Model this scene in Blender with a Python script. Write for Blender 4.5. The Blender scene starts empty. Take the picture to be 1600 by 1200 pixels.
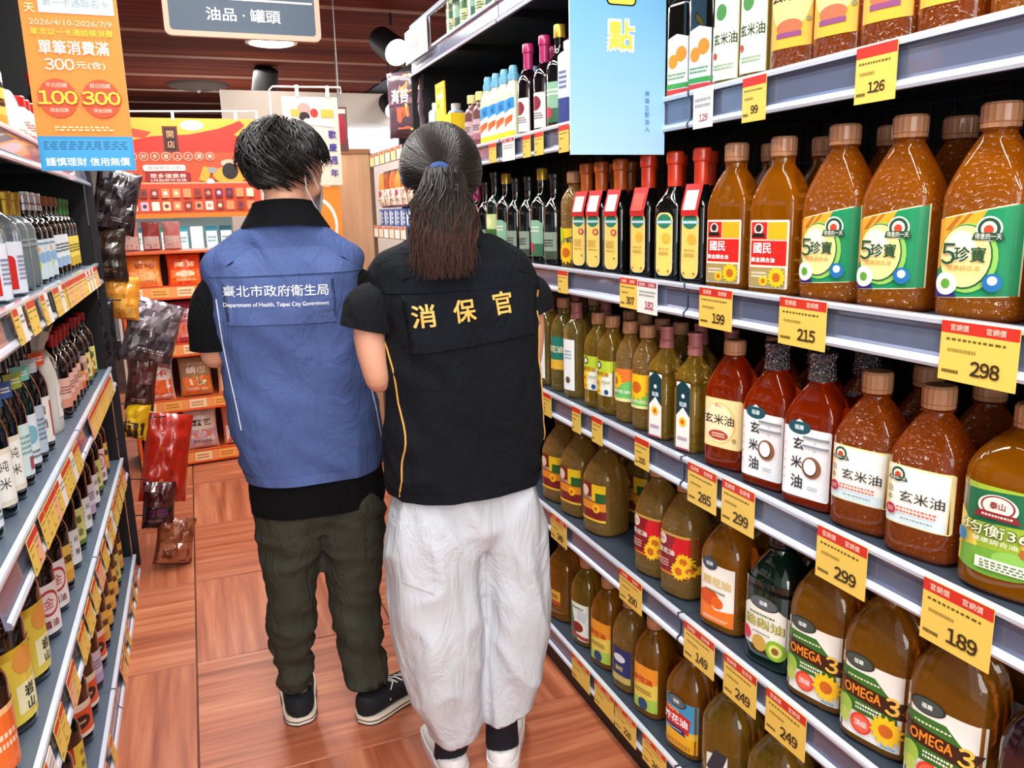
import bpy, bmesh, math, random
from mathutils import Vector, Matrix, noise
from mathutils.bvhtree import BVHTree
random.seed(7)
C = bpy.context.scene.collection
SC = bpy.context.scene
H = 1.47

# ---------------------------------------------------------------- camera
def setup_camera():
    ya, pi_, ro = .3674, .21056, -.02543
    cy, sy, cp, sp = math.cos(ya), math.sin(ya), math.cos(pi_), math.sin(pi_)
    fw = Vector((sy*cp, cy*cp, -sp)); r = Vector((cy, -sy, 0)); u = r.cross(fw)
    r2 = math.cos(ro)*r + math.sin(ro)*u; u2 = -math.sin(ro)*r + math.cos(ro)*u
    cam = bpy.data.cameras.new('camera'); o = bpy.data.objects.new('camera', cam); C.objects.link(o)
    o.matrix_world = Matrix(((r2.x, u2.x, -fw.x, 0), (r2.y, u2.y, -fw.y, 0), (r2.z, u2.z, -fw.z, H), (0, 0, 0, 1)))
    cam.sensor_width = 36; cam.lens = 1270.3/1600*36; cam.clip_start = .02
    SC.camera = o
setup_camera()

# ---------------------------------------------------------------- world, lights, exposure
SC.view_settings.view_transform = 'Standard'; SC.view_settings.look = 'None'
SC.view_settings.gamma = 1; SC.view_settings.use_curve_mapping = False
SC.view_settings.exposure = 0.38
W = bpy.data.worlds.new('world'); SC.world = W; W.use_nodes = True
W.node_tree.nodes['Background'].inputs[0].default_value = (.93, .96, 1, 1)
W.node_tree.nodes['Background'].inputs[1].default_value = .75
SC.cycles.max_bounces = 8; SC.cycles.transparent_max_bounces = 8; SC.cycles.caustics_reflective = False
SC.cycles.caustics_refractive = False; SC.cycles.use_denoising = True; SC.cycles.sample_clamp_indirect = 4

def area(name, loc, sx, sy, power, col=(1, .97, .93), rot=(0, 0, 0)):
    l = bpy.data.lights.new(name, 'AREA'); l.shape = 'RECTANGLE'; l.size = sx; l.size_y = sy
    l.energy = power; l.color = col
    o = bpy.data.objects.new(name, l); C.objects.link(o); o.location = loc; o.rotation_euler = rot
    return o
for i, (x, y, p) in enumerate([(.3, -.9, 40), (.25, .6, 24), (.2, 2.1, 24), (.2, 3.7, 30), (.1, 4.6, 26), (.3, 7.2, 50), (2.4, 6.2, 50)]):
    area('ceiling_panel_light', (x-.18, y, 2.58), .09, 1.2, p*.5); area('ceiling_panel_light', (x+.22, y, 2.58), .09, 1.2, p*.5)
# added fill light behind the camera, evens the light on the shelf fronts
area('back_fill_light', (-.6, -2.6, 2.1), 2.4, 1.4, 70, rot=(math.radians(72), 0, math.radians(-18)))

# ---------------------------------------------------------------- materials
def lin(h):
    if not isinstance(h, str): return (*h[:3], 1)
    h = h.lstrip('#'); o = []
    if len(h) == 3: h = ''.join(c*2 for c in h)
    for i in (0, 2, 4):
        c = int(h[i:i+2], 16)/255; o.append(c/12.92 if c <= .04045 else ((c+.055)/1.055)**2.4)
    return (*o, 1)
_m = {}
def M(col, rough=.5, metal=0, trans=0, coat=0, emit=0, bump=None, ior=1.45, spec=.5, alpha=1, sheen=0, sss=0, var=None):
    key = (col, rough, metal, trans, coat, emit, bump, ior, spec, alpha, sheen, sss, var)
    if key in _m: return _m[key]
    m = bpy.data.materials.new('mat_%d' % len(_m)); m.use_nodes = True
    nt = m.node_tree; b = nt.nodes['Principled BSDF']; I = b.inputs
    I['Base Color'].default_value = lin(col); I['Roughness'].default_value = rough; I['Metallic'].default_value = metal
    I['Transmission Weight'].default_value = trans; I['IOR'].default_value = ior
    I['Coat Weight'].default_value = coat; I['Coat Roughness'].default_value = .04
    I['Specular IOR Level'].default_value = spec; I['Alpha'].default_value = alpha
    if sheen: I['Sheen Weight'].default_value = sheen
    if sss:
        I['Subsurface Weight'].default_value = sss; I['Subsurface Radius'].default_value = (1, .35, .2); I['Subsurface Scale'].default_value = .012
    if emit:
        I['Emission Color'].default_value = lin(col); I['Emission Strength'].default_value = emit
    if bump or var:
        tc = nt.nodes.new('ShaderNodeTexCoord')
    if var:   # var = (second colour, scale, stretch xyz)
        mp = nt.nodes.new('ShaderNodeMapping'); mp.inputs['Scale'].default_value = var[2]
        n = nt.nodes.new('ShaderNodeTexNoise'); n.inputs['Scale'].default_value = var[1]; n.inputs['Detail'].default_value = 5
        rp = nt.nodes.new('ShaderNodeValToRGB'); rp.color_ramp.elements[0].position = .35; rp.color_ramp.elements[1].position = .65
        rp.color_ramp.elements[0].color = lin(col); rp.color_ramp.elements[1].color = lin(var[0])
        nt.links.new(tc.outputs['Object'], mp.inputs[0]); nt.links.new(mp.outputs[0], n.inputs['Vector'])
        nt.links.new(n.outputs['Fac'], rp.inputs[0]); nt.links.new(rp.outputs[0], I['Base Color'])
    if bump:  # (kind, scale, strength)
        if bump[0] == 'cloth':   # soft creases plus weave
            mp2 = nt.nodes.new('ShaderNodeMapping'); mp2.inputs['Rotation'].default_value = (.5, .3, .4); mp2.inputs['Scale'].default_value = (1, 1, .45)
            n = nt.nodes.new('ShaderNodeTexNoise'); n.inputs['Scale'].default_value = bump[1]; n.inputs['Detail'].default_value = 6; n.inputs['Roughness'].default_value = .6; n.inputs['Distortion'].default_value = 1.2
            nt.links.new(tc.outputs['Object'], mp2.inputs[0]); nt.links.new(mp2.outputs[0], n.inputs['Vector']); out = n.outputs['Fac']
        elif bump[0] == 'voronoi':
            n = nt.nodes.new('ShaderNodeTexVoronoi'); n.inputs['Scale'].default_value = bump[1]; out = n.outputs['Distance']
        elif bump[0] == 'wave':
            n = nt.nodes.new('ShaderNodeTexWave'); n.bands_direction = 'Z'; n.inputs['Scale'].default_value = bump[1]; out = n.outputs['Fac']
        else:
            n = nt.nodes.new('ShaderNodeTexNoise'); n.inputs['Scale'].default_value = bump[1]; n.inputs['Detail'].default_value = 4; out = n.outputs['Fac']
        bp = nt.nodes.new('ShaderNodeBump'); bp.inputs['Strength'].default_value = bump[2]; bp.inputs['Distance'].default_value = .05 if bump[0] == 'cloth' else .01
        if bump[0] != 'cloth': nt.links.new(tc.outputs['Object'], n.inputs['Vector'])
        nt.links.new(out, bp.inputs['Height'])
        nt.links.new(bp.outputs[0], I['Normal'])
    _m[key] = m
    return m

def wood(c1, c2, c3, scale, along='x', rough=.4, coat=.0, random_shift=True):
    m = bpy.data.materials.new('wood'); m.use_nodes = True; nt = m.node_tree; N = nt.nodes; L = nt.links; b = N['Principled BSDF']
    tc = N.new('ShaderNodeTexCoord'); oi = N.new('ShaderNodeObjectInfo'); mp = N.new('ShaderNodeMapping')
    mp.inputs['Scale'].default_value = (scale*.05, scale, scale) if along == 'x' else (scale, scale*.05, scale)
    add = N.new('ShaderNodeVectorMath'); mul = N.new('ShaderNodeMath'); mul.operation = 'MULTIPLY'; mul.inputs[1].default_value = 37
    comb = N.new('ShaderNodeCombineXYZ')
    L.new(oi.outputs['Random'], mul.inputs[0]); L.new(mul.outputs[0], comb.inputs[2]); L.new(mul.outputs[0], comb.inputs[0])
    L.new(tc.outputs['Object'], mp.inputs[0]); L.new(mp.outputs[0], add.inputs[0])
    if random_shift: L.new(comb.outputs[0], add.inputs[1])
    n1 = N.new('ShaderNodeTexNoise'); n1.inputs['Scale'].default_value = 1; n1.inputs['Detail'].default_value = 8; n1.inputs['Roughness'].default_value = .62
    L.new(add.outputs[0], n1.inputs['Vector'])
    rp = N.new('ShaderNodeValToRGB'); e = rp.color_ramp.elements; e[0].position = .3; e[1].position = .7
    e[0].color = lin(c1); e[1].color = lin(c3); k = e.new(.5); k.color = lin(c2)
    L.new(n1.outputs['Fac'], rp.inputs[0]); L.new(rp.outputs[0], b.inputs['Base Color'])
    b.inputs['Roughness'].default_value = rough; b.inputs['Coat Weight'].default_value = coat; b.inputs['Specular IOR Level'].default_value = .15 if rough > .7 else .5; b.inputs['Coat Roughness'].default_value = .25
    bp = N.new('ShaderNodeBump'); bp.inputs['Strength'].default_value = .15; bp.inputs['Distance'].default_value = .004
    L.new(n1.outputs['Fac'], bp.inputs['Height']); L.new(bp.outputs[0], b.inputs['Normal'])
    return m

# ---------------------------------------------------------------- mesh builder
def superring(cx, cy, z, a, b, n, N=24):
    out = []
    for i in range(N):
        t = 2*math.pi*(i+.5)/N; c, s = math.cos(t), math.sin(t)
        out.append((cx + a*math.copysign(abs(c)**(2/n), c), cy + b*math.copysign(abs(s)**(2/n), s), z))
    return out
class B:
    def __init__(s): s.v = []; s.f = []; s.m = []; s.mats = []
    def mi(s, m):
        if isinstance(m, str): m = M(m)
        if m not in s.mats: s.mats.append(m)
        return s.mats.index(m)
    def add(s, vs, fs, m):
        k = len(s.v); s.v += [tuple(p) for p in vs]; j = s.mi(m)
        for f in fs: s.f.append(tuple(k+i for i in f)); s.m.append(j)
    def box(s, x0, x1, y0, y1, z0, z1, m):
        s.add([(x0,y0,z0),(x1,y0,z0),(x1,y1,z0),(x0,y1,z0),(x0,y0,z1),(x1,y0,z1),(x1,y1,z1),(x0,y1,z1)],
              [(0,3,2,1),(4,5,6,7),(0,1,5,4),(1,2,6,5),(2,3,7,6),(3,0,4,7)], m); return s
    def loft(s, rings, m, capa=True, capb=True):
        N = len(rings[0]); vs = [p for r in rings for p in r]; fs = []
        for i in range(len(rings)-1):
            for j in range(N):
                k = (j+1) % N; fs.append((i*N+j, i*N+k, (i+1)*N+k, (i+1)*N+j))
        if capa: fs.append(tuple(range(N-1, -1, -1)))
        if capb: fs.append(tuple((len(rings)-1)*N+j for j in range(N)))
        s.add(vs, fs, m); return s
    def tube(s, path, rad, m, N=8, up=None, caps=True):
        P = [Vector(p) for p in path]
        if not isinstance(rad, (list, tuple)): rad = [rad]*len(P)
        rings = []; ref = None
        for i, p in enumerate(P):
            d = (P[min(i+1, len(P)-1)] - P[max(i-1, 0)])
            d = d.normalized() if d.length > 1e-9 else Vector((0, 0, 1))
            if ref is None: ref = Vector(up) if up else (Vector((1, 0, 0)) if abs(d.x) < .9 else Vector((0, 1, 0)))
            a = d.cross(ref)
            if a.length < 1e-6: a = d.cross(Vector((0, 1, .3)))
            a.normalize(); b = d.cross(a).normalized(); ref = -b if ref.dot(-b) > 0 else b
            r = rad[i]; ra, rb = r if isinstance(r, (list, tuple)) else (r, r)
            rings.append([tuple(p + a*ra*math.cos(2*math.pi*j/N) + b*rb*math.sin(2*math.pi*j/N)) for j in range(N)])
        s.loft(rings, m, caps, caps); return s
    def sphere(s, c, r, m, nu=14, nv=9):
        rx, ry, rz = r if isinstance(r, (tuple, list)) else (r, r, r)
        rings = [[(c[0]+rx*math.sin(ph)*math.cos(2*math.pi*j/nu), c[1]+ry*math.sin(ph)*math.sin(2*math.pi*j/nu), c[2]-rz*math.cos(ph)) for j in range(nu)]
                 for ph in [math.pi*(i+.35)/(nv-.3) for i in range(nv)]]
        s.loft(rings, m); return s
    def grid(s, fn, nu, nv, m):
        vs = [fn(i/nu, j/nv) for j in range(nv+1) for i in range(nu+1)]
        s.add(vs, [(j*(nu+1)+i, j*(nu+1)+i+1, (j+1)*(nu+1)+i+1, (j+1)*(nu+1)+i) for j in range(nv) for i in range(nu)], m); return s
    def prism(s, prof, axis, a0, a1, m, mats=None):
        """profile of (p, q) points swept along an axis between a0 and a1"""
        n = len(prof)
        def P(p, a): return {'y': (p[0], a, p[1]), 'x': (a, p[0], p[1]), 'z': (p[0], p[1], a)}[axis]
        vs = [P(p, a0) for p in prof] + [P(p, a1) for p in prof]
        for i in range(n):
            j = (i+1) % n
            s.add([vs[i], vs[j], vs[n+j], vs[n+i]], [(0, 1, 2, 3)], mats[i] if mats else m)
        s.add([P(p, a0) for p in prof], [tuple(range(n-1, -1, -1))], m); s.add([P(p, a1) for p in prof], [tuple(range(n))], m)
        return s
    def obj(s, name, parent=None, smooth=35, bevel=0, weld=False):
        me = bpy.data.meshes.new(name); me.from_pydata(s.v, [], s.f)
        for m in s.mats: me.materials.append(m)
        me.polygons.foreach_set('material_index', s.m)
        o = bpy.data.objects.new(name, me); C.objects.link(o)
        if weld:
            bm = bmesh.new(); bm.from_mesh(me); bmesh.ops.remove_doubles(bm, verts=bm.verts, dist=1e-5); bm.to_mesh(me); bm.free()
        if bevel:
            bm = bmesh.new(); bm.from_mesh(me); bmesh.ops.bevel(bm, geom=bm.edges[:], offset=bevel, segments=2, affect='EDGES', clamp_overlap=True); bm.to_mesh(me); bm.free()
        if smooth:
            me.polygons.foreach_set('use_smooth', [True]*len(me.polygons)); me.set_sharp_from_angle(angle=math.radians(smooth))
        me.update()
        if parent is not None: o.parent = parent
        return o
def tag(o, label=None, cat=None, group=None, kind=None):
    if label: o['label'] = label
    if cat: o['category'] = cat
    if group: o['group'] = group
    if kind: o['kind'] = kind
    return o
def thing(name, label, cat, loc=(0, 0, 0), rz=0, group=None, kind=None):
    o = bpy.data.objects.new(name, None); C.objects.link(o); o.location = loc; o.rotation_euler = (0, 0, rz)
    o.empty_display_size = .02
    return tag(o, label, cat, group, kind)
def dup(root, loc, rz=0, label=None, group=None, scale=None):
    r = root.copy(); C.objects.link(r); r.location = loc; r.rotation_euler = (0, 0, rz)
    if scale: r.scale = scale
    if label: r['label'] = label
    if group: r['group'] = group
    for ch in list(root.children):
        c = ch.copy(); C.objects.link(c); c.parent = r
        for g in ch.children:
            d = g.copy(); C.objects.link(d); d.parent = c
    return r

# ---------------------------------------------------------------- flat print: text and labels
_tc = {}
def glyphs(s, bold=0.0):
    k = (s, bold)
    if k in _tc: return _tc[k]
    if s.isdigit() and s.isascii():   # sans-serif numerals, set closer than their full-width advance
        vs = []; fs = []; X = 0
        for ch in s:
            a, f, asp = glyphs(chr(ord(ch)+0xFEE0)); n = len(vs); vs += [(x+X, y) for x, y in a]; fs += [tuple(i+n for i in q) for q in f]; X += .74
        cx = (min(v[0] for v in vs)+max(v[0] for v in vs))/2; vs = [(x-cx, y) for x, y in vs]
        _tc[k] = (vs, fs, max(v[0] for v in vs)*2); return _tc[k]
    cu = bpy.data.curves.new('t', 'FONT'); cu.body = s; cu.size = 1; cu.resolution_u = 2; cu.offset = bold
    o = bpy.data.objects.new('t', cu); C.objects.link(o)
    dg = bpy.context.evaluated_depsgraph_get(); me = bpy.data.meshes.new_from_object(o.evaluated_get(dg))
    vs = [(v.co.x, v.co.y) for v in me.vertices]; fs = [tuple(p.vertices) for p in me.polygons]
    bpy.data.objects.remove(o); bpy.data.curves.remove(cu); bpy.data.meshes.remove(me)
    if vs:
        x0 = min(v[0] for v in vs); x1 = max(v[0] for v in vs); y0 = min(v[1] for v in vs); y1 = max(v[1] for v in vs)
        cx, cy = (x0+x1)/2, (y0+y1)/2; h = max(y1-y0, .01)
        vs = [((x-cx)/h, (y-cy)/h) for x, y in vs]
        _tc[k] = (vs, fs, (x1-x0)/h)
    else: _tc[k] = ([], [], 1)
    return _tc[k]
def flat_items(spec, w, h):
    """list of (verts2d in metres centred, faces, colour) layers"""
    out = []
    def X(x): return (x-.5)*w
    def Y(y): return (y-.5)*h
    for it in spec:
        t = it[0]
        if t == 'same':
            out += [e[:3]+(0,) for e in flat_items([it[1]], w, h)]; continue
        if t == 'r':
            _, x0, y0, x1, y1, c = it[:6]
            out.append(([(X(x0), Y(y0)), (X(x1), Y(y0)), (X(x1), Y(y1)), (X(x0), Y(y1))], [(0, 1, 2, 3)], c))
        elif t == 'rr':   # rounded rectangle
            _, x0, y0, x1, y1, rad, c = it[:7]; P = []
            for (qx, qy, a0) in ((X(x1)-rad, Y(y0)+rad, -90), (X(x1)-rad, Y(y1)-rad, 0), (X(x0)+rad, Y(y1)-rad, 90), (X(x0)+rad, Y(y0)+rad, 180)):
                for k in range(5):
                    a = math.radians(a0+k*22.5); P.append((qx+rad*math.cos(a), qy+rad*math.sin(a)))
            out.append((P, [tuple(range(len(P)))], c))
        elif t == 'e':
            _, cx, cy, rx, ry, c = it[:6]; n = 24
            rx *= w; ry = ry*h if ry else rx
            out.append(([(X(cx)+rx*math.cos(2*math.pi*i/n), Y(cy)+ry*math.sin(2*math.pi*i/n)) for i in range(n)], [tuple(range(n))], c))
        elif t == 'p':
            P = [(X(a), Y(b)) for a, b in it[1]]; out.append((P, [tuple(range(len(P)))], it[2]))
        elif t == 's':
            _, cx, cy, r = it[:4]; r *= w; n = 28
            out.append(([(X(cx)+r*(1 if i % 2 else .74)*math.cos(2*math.pi*i/n), Y(cy)+r*(1 if i % 2 else .74)*math.sin(2*math.pi*i/n)) for i in range(n)], [tuple(range(n))], '#f8c41c'))
            out.append(([(X(cx)+r*.42*math.cos(2*math.pi*i/12), Y(cy)+r*.42*math.sin(2*math.pi*i/12)) for i in range(12)], [tuple(range(12))], '#c8641a'))
        elif t == 'g':    # lines of fine print: cx, cy, width, height, n lines, colour
            _, cx, cy, gw, gh, n, c = it[:7]; vs = []; fs = []; rr = random.Random(int(cx*1000+cy*77))
            for i in range(n):
                y = Y(cy)+gh*h*(.5-(i+.5)/n); x = X(cx-gw/2); hh = gh*h/n*.28
                while x < X(cx+gw/2)-gw*w*.04:
                    l = gw*w*rr.uniform(.04, .09); k = len(vs)
                    vs += [(x, y-hh), (x+l, y-hh), (x+l, y+hh), (x, y+hh)]; fs.append((k, k+1, k+2, k+3)); x += l+gw*w*.03
            out.append((vs, fs, c))
        elif t == 't':
            _, s, cx, cy, hh, c = it[:6]; op = it[6] if len(it) > 6 else {}
            vs, fs, asp = glyphs(s, 0.0); sy = hh*h; sx = sy
            if 'w' in op: sx = op['w']*w/asp
            a = math.radians(op.get('rot', 0)); ca, sa = math.cos(a), math.sin(a); sh = op.get('sh', 0)
            P = []
            for x, y in vs:
                x, y = x*sx, y*sy; x += 0; y += x*sh; P.append((X(cx)+x*ca-y*sa, Y(cy)+x*sa+y*ca))
            q = op.get('b', 0)*.75*hh*h
            if q:   # heavier stroke: the outline laid down again at small shifts
                for di, (ax_, ay_) in enumerate(((q, q), (-q, q), (q, -q), (-q, -q))):
                    out.append(([(x+ax_, y+ay_) for x, y in P], fs, c, (di+1)*4e-5))
            out.append((P, fs, c))
        elif t == 'vt':   # vertical column of characters: string, cx, y top, y bottom, char height
            _, s, cx, y1, y0, hh, c = it[:7]; op = it[7] if len(it) > 7 else {}
            for i, ch in enumerate(s):
                y = y1-(y1-y0)*(i/(len(s)-1) if len(s) > 1 else 0)
                out += flat_items([('t', ch, cx, y, hh, c, op)], w, h)
    return out
_pm = {}
def paper(c, rough=.45, coat=.25):
    return M(c, rough, coat=coat) if isinstance(c, str) else c
def make_print(name, spec, w, h, surf, parent=None, cuts=0, rough=.45, coat=.25, eps0=.0008, eps=.00025):
    """surf(u, v, e) -> world point; cuts: number of vertical cuts so the print follows a curved surface"""
    b = B()
    li = 0
    for ent in flat_items(spec, w, h):
        vs, fs, c = ent[:3]; sub = ent[3] if len(ent) > 3 else None
        m = paper(c, rough, coat)
        if cuts and vs:
            bm = bmesh.new(); bv = [bm.verts.new((x, y, 0)) for x, y in vs]
            for f in fs:
                try: bm.faces.new([bv[i] for i in f])
                except ValueError: pass
            x0 = min(v[0] for v in vs); x1 = max(v[0] for v in vs)
            for k in range(1, cuts):
                x = -w/2+w*k/cuts
                if x0+1e-5 < x < x1-1e-5:
                    bmesh.ops.bisect_plane(bm, geom=bm.verts[:]+bm.edges[:]+bm.faces[:], plane_co=(x, 0, 0), plane_no=(1, 0, 0), dist=1e-6)
            bm.verts.index_update(); vs = [(v.co.x, v.co.y) for v in bm.verts]; fs = [tuple(v.index for v in f.verts) for f in bm.faces]; bm.free()
        e = eps0+eps*li+(sub or 0)
        if sub is None: li += 1
        b.add([surf(x, y, e) for x, y in vs], fs, m)
    return b.obj(name, parent, smooth=0)
def surf_plane(o, ux, uy, nrm):
    o, ux, uy, nrm = map(Vector, (o, ux, uy, nrm))
    return lambda u, v, e: tuple(o+ux*u+uy*v+nrm*e)
# ================================================================ the room
BLACK = M('#0b0c0e', .55); DARK = M('#15171b', .45); STEEL = M('#3a404a', .35, .6)
floor = thing('floor', kind='structure', label=None, cat=None)
wa = wood('#864026', '#ae6040', '#cb835e', 26, 'x', .42, .12)
wb = wood('#864026', '#ae6040', '#cb835e', 26, 'y', .42, .12)
T = .67
def tile_mesh(m):
    b = B(); g = .0016; t = T-g
    b.add([(g, g, 0), (t, g, 0), (t, t, 0), (g, t, 0), (g+.002, g+.002, .004), (t-.002, g+.002, .004), (t-.002, t-.002, .004), (g+.002, t-.002, .004), ],
          [(4, 5, 6, 7), (0, 1, 5, 4), (1, 2, 6, 5), (2, 3, 7, 6), (3, 0, 4, 7)], m)
    return b.obj('tile', floor, smooth=0)
ta, tb = tile_mesh(wa), tile_mesh(wb)
first = {0: True, 1: True}
for i in range(-5, 6):
    for j in range(-3, 14):
        k = (i+j) % 2; src = (ta, tb)[k]
        o = src if first[k] else src.copy()
        if not first[k]: C.objects.link(o); o.parent = floor
        first[k] = False; o.location = (-.12+i*T, 2.05+(j-2)*T-.0, -.004)
b = B(); b.box(-4, 4, -2, 11.2, -.06, -.004, '#2a1810'); b.obj('subfloor', floor)

ceiling = thing('ceiling', kind='structure', label=None, cat=None)
wc = wood('#451a10', '#66291a', '#843e28', 14, 'x', .9, 0)
edge = M('#a98878', .5)  # pale tone: lit lower plank edges painted into the seam strip colour
ZC = 2.62
pm = None
for i in range(12):
    y = 1.55+i*.86
    if pm is None:
        b = B(); b.box(-4, 1.72, 0, .835, 0, .03, wc); pm = b.obj('plank', ceiling, bevel=.004); pm.location = (0, y, ZC)
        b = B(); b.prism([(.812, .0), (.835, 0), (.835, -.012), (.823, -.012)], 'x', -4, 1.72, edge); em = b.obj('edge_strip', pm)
    else:
        o = pm.copy(); C.objects.link(o); o.parent = ceiling; o.location = (0, y, ZC)
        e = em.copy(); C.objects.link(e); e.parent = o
b = B(); b.box(-4, 4, -.5, 11.4, ZC+.06, ZC+.1, '#1b1c20'); b.obj('ceiling_slab', ceiling)
b = B(); b.box(1.74, 4, 1.5, 11.3, ZC+.0, ZC+.055, M('#23262d', .6)); b.obj('ceiling_panel', ceiling)

b = B(); b.box(-4, 4, 11.2, 11.3, 0, ZC+.1, M('#e9e4dc', .7)); tag(b.obj('wall_back'), kind='structure')
b = B(); b.box(-4.1, -4, -.5, 11.3, 0, ZC+.1, M('#cfcac2', .7)); tag(b.obj('wall_left'), kind='structure')
b = B(); b.box(4, 4.1, -.5, 11.3, 0, ZC+.1, M('#d8d2c6', .7)); tag(b.obj('wall_right'), kind='structure')

# ================================================================ shelving
RT = dict(S1=2.115, S2=1.695, S3=1.311, S4=.932, S5=.558, S6=.158)      # rail tops, right run
LT = dict(L1=1.68, L2=1.307, L3=.89, L4=.505, L5=.075)                  # left run
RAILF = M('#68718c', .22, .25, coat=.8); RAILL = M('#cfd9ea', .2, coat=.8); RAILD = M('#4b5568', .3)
BOARD = M('#3f4a58', .4, .3); BOARDL = M('#5e6b7c', .35, .3)
def unit(name, label, side, X, y0, y1, tops, depth=.40, zt=2.5, group=None, board=None):
    """side +1: front faces -x (right run); -1: front faces +x (left run)"""
    s = side; u = thing(name, label, 'shelving', (X, (y0+y1)/2, 0), 0, group); L = (y1-y0)/2
    b = B(); b.box(*sorted((s*depth, s*(depth+.02))), -L, L, 0, zt, BLACK); b.obj('back_panel', u)
    b = B()
    for k in range(int(2*L/.055)):
        y = -L+.03+k*.055; b.box(*sorted((s*(depth-.004), s*(depth-.001))), y, y+.003, .1, zt, STEEL)
    for k in range(int(zt/.09)):
        b.box(*sorted((s*(depth-.007), s*(depth-.004))), -L, L, .12+k*.09, .123+k*.09, STEEL)
    tag(b.obj('wire_mesh', u, smooth=0), kind='stuff')
    for y in (-L+.012, L-.012):
        b = B(); b.box(*sorted((s*(depth-.045), s*depth)), y-.012, y+.012, 0, zt, DARK); b.obj('upright', u)
    b = B(); b.box(*sorted((s*.02, s*.05)), -L, L, 0, min(tops)-.072, BLACK); b.obj('kick_plate', u)
    for z in tops:
        b = B(); b.box(*sorted((s*.004, s*depth)), -L+.001, L-.001, z-.03, z-.008, board or BOARD)
        for yy in (-L+.01, 0, L-.01): b.box(*sorted((s*.03, s*(depth-.03))), yy-.008, yy+.008, z-.055, z-.03, BLACK)
        sh = b.obj('shelf', u, smooth=0)
        q = [(.004, z), (-.007, z), (-.008, z-.004), (-.007, z-.010), (-.001, z-.013), (.001, z-.018), (.001, z-.052), (-.002, z-.057), (-.007, z-.06), (-.009, z-.066), (-.007, z-.071), (.004, z-.071)]
        if s < 0:   # the left run has deeper rails that lean outwards at the foot
            q = [(p_-max(0, z-w_)*.16, z-(z-w_)*1.12) for p_, w_ in q]
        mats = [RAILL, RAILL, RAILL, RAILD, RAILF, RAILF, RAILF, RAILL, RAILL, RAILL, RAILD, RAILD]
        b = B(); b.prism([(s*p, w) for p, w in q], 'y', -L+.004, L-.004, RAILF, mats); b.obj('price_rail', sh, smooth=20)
    return u
R0 = sorted(RT.values())
unit('shelving_unit', 'dark right-hand oil shelving, near bay with the 5珍寶 bottles', 1, .965, .385, 1.465, R0)
unit('shelving_unit', 'dark right-hand oil shelving, middle bay with red-capped dark bottles', 1, .965, 1.465, 2.545, R0)
ur = unit('shelving_unit', 'dark right-hand shelving, far bay behind the ponytailed person', 1, .965, 2.545, 3.625, R0)
b = B(); b.box(.0, .42, .541, .556, 0, 2.07, BLACK); b.obj('side_panel', ur)
L0 = sorted(LT.values())
unit('shelving_unit', 'dark left-hand sauce shelving, near bay at the left picture edge', -1, -.355, 1.45, 2.53, L0, .36, 2.3, board=BOARDL)
ul = unit('shelving_unit', 'dark left-hand sauce shelving, far bay ending at the black pole', -1, -.355, 2.53, 3.62, L0, .36, 2.3, board=BOARDL)
b = B(); b.box(-.40, -.01, .546, .56, 0, 2.3, BLACK); b.obj('side_panel', ul)

# ---------------------------------------------------------------- price tags
TY = '#ecc95e'; TR = '#cf3428'
def price_tag(y0, y1, z0, z1, price, side=1, X=.956, kind='y', label='', group=None, name='price_tag'):
    w = abs(y1-y0); h = z1-z0; yc = (y0+y1)/2; zc = (z0+z1)/2
    base = TY if kind == 'y' else '#f1eee8'
    if kind == 'w': spec = [('r', 0, 0, 1, 1, base), ('r', .03, .82, .97, .99, '#b0405a' ), ('g', .5, .62, .8, .22, 2, '#8a8a90')]
    elif kind == 'p': spec = [('r', 0, 0, 1, 1, base), ('g', .5, .66, .8, .3, 2, '#8a8a90')]
    else: spec = [('r', 0, 0, 1, 1, base), ('r', 0, .80, 1, 1, TR), ('g', .48, .70, .8, .07, 1, '#6a5a20'), ('g', .3, .52, .38, .1, 1, '#a08838'), ('g', .17, .16, .24, .1, 1, '#5a4a18')]
    if w > .08: spec += [('t', '官網價', .25, .90, .11, '#ffe9d0'), ('t', '官網價', .72, .90, .11, '#ffe9d0')]
    if price: spec.append(('t', price, .62 if w > .08 else .55, .27, .235 if w > .08 else .18, '#3a2c16' if kind == 'y' else '#b0405a', {'b': .035}))
    b = B(); b.box(*sorted((0, side*.0012)), -w/2, w/2, -h/2, h/2, base)
    o = b.obj(name, None, smooth=0); o.location = (X, yc, zc)
    o.rotation_euler = (0, side*math.radians(0), 0)
    make_print('print', spec, w, h, (lambda u, v, e: (-side*e, -side*u, v)), o, 0, .4, .1, .0004, .00012)
    return tag(o, label, 'price tag', group)
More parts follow.
